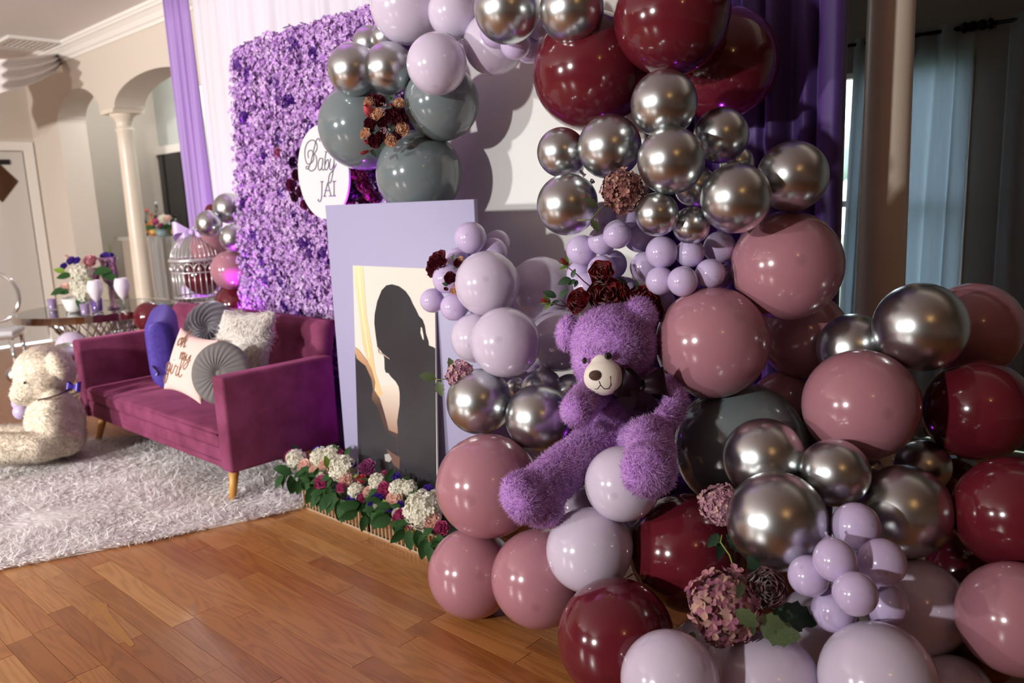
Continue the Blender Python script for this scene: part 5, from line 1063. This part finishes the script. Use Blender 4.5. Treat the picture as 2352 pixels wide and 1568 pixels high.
# ================================================================== CLEAR CHAIR
m_acr = mat('clear_silver_acrylic', '#d6d2ce', .06, .75, Coat_Weight=.6); m_pad = mat('white_seat_pad', '#d9d8de', .5)
p = onz(18, 872); ch = thing('banquet_chair', 'silver oval-back banquet chair with white seat at the door', 'chair', (p[0]-.12, p[1]-.02, 0), (0, 0, math.radians(60)))
rb('seat', m_pad, ch, -.21, .21, -.21, .21, .43, .475, r=.015); rb('seat_rail', m_acr, ch, -.215, .215, -.215, .215, .40, .432, r=.01)
for sx in (-1, 1):
    G().tube([(sx*.18, -.19, .41), (sx*.19, -.2, .2), (sx*.18, -.19, 0)], [.022, .018, .013], 10).mk('leg', m_acr, ch, True); G().tube([(sx*.17, .19, .41), (sx*.175, .22, .2), (sx*.18, .25, 0)], [.022, .018, .013], 10).mk('leg', m_acr, ch, True)
G().tube([(.19*math.cos(2*math.pi*k/40), .215+.06*(.76+.24*math.sin(2*math.pi*k/40)-.5), .76+.23*math.sin(2*math.pi*k/40)) for k in range(40)], .019, 10, True).mk('oval_back', m_acr, ch, True)
for sx in (-1, 1): G().tube([(sx*.17, .2, .43), (sx*.13, .215, .5), (sx*.10, .22, .56)], .018, 8).mk('back_post', m_acr, ch, True)
# ================================================================== BAR
bx0, bx1 = ony(322, 560, 3.95)[0]-.62, -5.6; bz = ony(345, 545, 3.95)[2]
m_bar = mat('beige_bar_front', '#b3a394', .7); m_bartop = mat('pale_stone_top', '#b9b3ab', .3)
br = thing('bar_counter', 'beige bar counter under the second arch', 'bar', ((bx0+bx1)/2, 4.2, 0)); bw = (bx1-bx0)/2
G().box(-bw, bw, -.22, .25, 0, bz-.04).mk('body', m_bar, br); G().box(-bw-.05, bw+.05, -.27, .3, bz-.04, bz).mk('countertop', m_bartop, br)
m_seq = mat('silver_sequin_cloth', '#b9b9b8', .28, .55); nt = m_seq.node_tree; vz = nt.nodes.new('ShaderNodeTexVoronoi'); vz.inputs['Scale'].default_value = 160; tcn = nt.nodes.new('ShaderNodeTexCoord'); nt.links.new(tcn.outputs['Object'], vz.inputs['Vector']); bpn = nt.nodes.new('ShaderNodeBump'); bpn.inputs['Strength'].default_value = .9; bpn.inputs['Distance'].default_value = .01; nt.links.new(vz.outputs['Distance'], bpn.inputs['Height']); nt.links.new(bpn.outputs[0], nt.nodes['Principled BSDF'].inputs['Normal'])
sx0 = ony(342, 560, 3.9)[0]
drape('sequin_tablecloth', sx0, bx1, 3.90, .02, bz+.006, 14, .02, m_seq, 31, 'silver sequin cloth hanging down the bar front', 'tablecloth')
GB = {'clear': m_clr, 'amber': mat('amber_liquor', '#b0622a', .08, Coat_Weight=.4), 'green': mat('dark_green_bottle', '#1f2a1c', .08, Coat_Weight=.4), 'cream': mat('cream_label', '#d8cfa8', .6), 'red': mat('red_cap', '#c2332c', .4), 'silver': mat('silver_cap', '#bdbdbd', .3, .8), 'gold': mat('gold_label', '#caa64a', .4), 'black': mat('black_cap', '#151515', .4), 'pale': mat('pale_blue_glass', '#b9ccd4', .08, Transmission_Weight=.5)}
def bottle(px, py, h, r, body, cap, lab, label):
    p = onz(px, py, bz); p[1] = min(p[1], 4.42) if p[1] > 4.45 else p[1]
    p = ony(px, py, 4.2); p[2] = bz+.001; t = thing('bottle', label, 'bottle', tuple(p))
    G().lathe([(r*.9, 0), (r, .006), (r, h*.55), (r*.8, h*.63), (r*.36, h*.72), (r*.33, h*.93), (.001, h*.93)], 18).mk('glass_body', GB[body], t, True)
    G().lathe([(r*.42, h*.9), (r*.42, h), (.001, h)], 14).mk('cap', GB[cap], t, True); G().lathe([(r*1.02, h*.12), (r*1.02, h*.45)], 18, cap=False).mk('label_wrap', GB[lab], t, True)
for a in ((321, 534, .34, .045, 'green', 'gold', 'cream', 'dark bottle with cream label nearest the white column'), (343, 534, .32, .045, 'clear', 'red', 'amber', 'clear bottle with a red cap on the bar'), (352, 532, .27, .04, 'amber', 'amber', 'gold', 'amber bottle behind the red-capped one'), (366, 530, .40, .045, 'clear', 'silver', 'cream', 'tall clear bottle with silver cap on the bar'), (384, 530, .24, .035, 'pale', 'silver', 'cream', 'pale glass bottle beside the bar flowers'), (392, 531, .22, .04, 'clear', 'silver', 'cream', 'short clear bottle beyond the bar flowers'), (405, 532, .24, .05, 'green', 'black', 'gold', 'dark bottle with round gold label near the drape'), (376, 529, .26, .035, 'clear', 'black', 'cream', 'slim clear bottle behind the bar flowers')): bottle(*a)
p = ony(372, 540, 4.08); p[2] = bz; t = thing('flower_centrepiece', 'small vase of magenta and white flowers on the bar', 'flowers', tuple(p)); G().lathe([(.05, 0), (.06, .01), (.07, .1), (.064, .1), (.05, .02)], 18).mk('vase', GB['pale'], t, True)
for (dx, dy, dz, rp, me, m) in ((0, -.04, .17, .055, ROSE, m_hot), (.13, -.02, .2, .05, HYDB, m_whh), (-.1, 0, .13, .05, HYDB, m_whh), (.2, 0, .2, .045, ROSE, m_pch), (.07, -.03, .13, .04, ROSE, m_hot)): put('bloom', me, t, (dx, dy, dz), (dx, -.5, .5), rp, m)
for k in range(9): a = k*.7; put('leaf', LEAF, t, (.05*math.cos(a), .05*math.sin(a)-.03, .10), scale=.13, m=m_lf, x=(math.cos(a), math.sin(a)-.2, .15))
# ================================================================== BIRDCAGE
m_cage = mat('silver_white_cage_wire', '#d3d0cf', .25, .6); m_sat = mat('lilac_satin_bow', '#c9aee0', .3, Sheen_Weight=.4)
zk = 5.78; cbase = dep(466, 706, zk); kr = 57*zk/F; ztop = dep(452, 597, zk)[2]-cbase[2]; cg = thing('birdcage', 'silver wire birdcage with a domed top and lilac bow', 'birdcage', tuple(cbase))
st = thing('plinth', 'slim white plinth carrying the birdcage behind the sofa', 'plinth', (cbase[0], cbase[1], 0)); G().box(-kr, kr, -kr, kr, 0, .03).mk('base', m_vase, st); G().lathe([(kr*.8, .03), (kr*.72, .1), (kr*.72, cbase[2]-.06), (kr*.98, cbase[2]-.03), (kr*1.05, cbase[2]-.002)], 32).mk('drum', m_vase, st, True)
G().lathe([(kr*1.08, 0), (kr*1.1, .02), (kr*1.02, .035), (kr, .06), (kr*.97, .06), (kr*.97, .02)], 40).mk('base_ring', m_cage, cg, True)
for k in range(30):
    a = 2*math.pi*k/30; G().tube([(kr*math.cos(a), kr*math.sin(a), .05), (kr*math.cos(a), kr*math.sin(a), ztop)], .0035, 5).mk('bar', m_cage, cg, True)
G().tube([(kr*1.03*math.cos(2*math.pi*k/48), kr*1.03*math.sin(2*math.pi*k/48), ztop+.01) for k in range(48)], .013, 8, True).mk('upper_ring', m_cage, cg, True)
G().tube([(kr*1.0*math.cos(2*math.pi*k/48), kr*1.0*math.sin(2*math.pi*k/48), ztop-.075) for k in range(48)], .005, 6, True).mk('lower_ring', m_cage, cg, True)
G().tube([(kr*1.0*math.cos(2*math.pi*k/48), kr*1.0*math.sin(2*math.pi*k/48), .09) for k in range(48)], .005, 6, True).mk('foot_ring', m_cage, cg, True)
for k in range(15):
    a = 2*math.pi*k/15; g = G(); g.tube([(kr*math.cos(a+.2*math.cos(b)), kr*math.sin(a+.2*math.cos(b)), ztop-.06+.05*math.sin(b)) for b in [math.pi*i/8 for i in range(9)]], .0035, 5); g.ell((kr*1.01*math.cos(a), kr*1.01*math.sin(a), ztop-.05), (.014, .014, .017), 10, 8); g.mk('scroll', m_cage, cg, True)
dh = kr*1.0
for k in range(36):
    a = 2*math.pi*k/36; G().tube([(kr*math.cos(b)*math.cos(a), kr*math.cos(b)*math.sin(a), ztop+.01+dh*math.sin(b)) for b in [math.pi/2*i/9*.985 for i in range(10)]], .0028, 5).mk('dome_wire', m_cage, cg, True)
g = G(); g.lathe([(.03, ztop+dh), (.02, ztop+dh+.03), (.008, ztop+dh+.04), (.012, ztop+dh+.055), (.001, ztop+dh+.07)], 14); g.mk('finial', m_cage, cg, True)
g = G(); o_ = Vector((0, 0, ztop+dh+.015)); A = Vector(RT)
for s_ in (-1, 1):
    g.grid(lambda u, v: o_+A*(s_*.14*math.sin(u*math.pi)**.8)+Vector((0, 0, 1))*((v-.5)*.075*(.35+math.sin(u*3.14))+.03*math.sin(u*6.28))-Vector(FWD)*(.03+.03*math.sin(u*6.28)), 16, 6)
    g.grid(lambda u, v: o_+A*(s_*(.02+.10*u))+Vector((0, 0, 1))*(-.09*u+(v-.5)*.045)-Vector(FWD)*(.05+.02*math.sin(u*5)), 8, 3)
g.ell(tuple(o_-Vector(FWD)*.05), (.022, .02, .02), 12, 8); g.mk('ribbon_bow', m_sat, cg, True)
# ================================================================== PURPLE UPLIGHTS at the foot of the flower wall
m_can = mat('black_lamp_can', '#121212', .4); m_led = bpy.data.materials.new('violet_led'); m_led.use_nodes = True; nb = m_led.node_tree.nodes['Principled BSDF']; nb.inputs['Emission Color'].default_value = (.55, .05, 1, 1); nb.inputs['Emission Strength'].default_value = 25
for (x, y_, e, lb) in ((-4.80, 2.595, 95, 'black violet uplight behind the sofa at the flower wall edge'), (-3.40, 2.59, 50, 'black violet uplight between flower wall and lilac board'), (-5.75, 2.9, 14, 'black violet uplight at the foot of the balloon stack'), (-1.62, 2.98, 3, 'black violet uplight at the foot of the deep purple drape')):
    t = thing('uplight', lb, 'lamp', (x, y_, 0)); G().lathe([(.05, .0), (.05, .01), (.045, .02), (.045, .10), (.05, .11), (.044, .11), (.04, .085)], 20).mk('housing', m_can, t, True); G().lathe([(.038, .088), (.038, .092)], 20).mk('led_face', m_led, t)
    l = light('uplight_beam', 'SPOT', (x, y_, .12), e*7, (.62, .05, 1), .03, (x+.05, y_+.14, 2.2), spot_size=math.radians(38), spot_blend=.6); l.parent = t; l.matrix_parent_inverse = Matrix.Translation((-x, -y_, 0))
# recessed lamps over the bar
for (x, y_, lb) in ((-8.0, 4.3, 'recessed ceiling lamp above the bar'), (-9.4, 4.3, 'recessed ceiling lamp above the first arch niche')):
    t = thing('recessed_lamp', lb, 'lamp', (x, y_, CEIL)); G().lathe([(.07, 0), (.09, -.004), (.09, -.012), (.065, -.012)], 24).mk('trim_ring', m_trim, t, True)
    l = light('lamp_light', 'POINT', (x, y_, CEIL-.12), 20, (.92, .97, 1), .06); l.parent = t; l.matrix_parent_inverse = Matrix.Translation((-x, -y_, -CEIL))
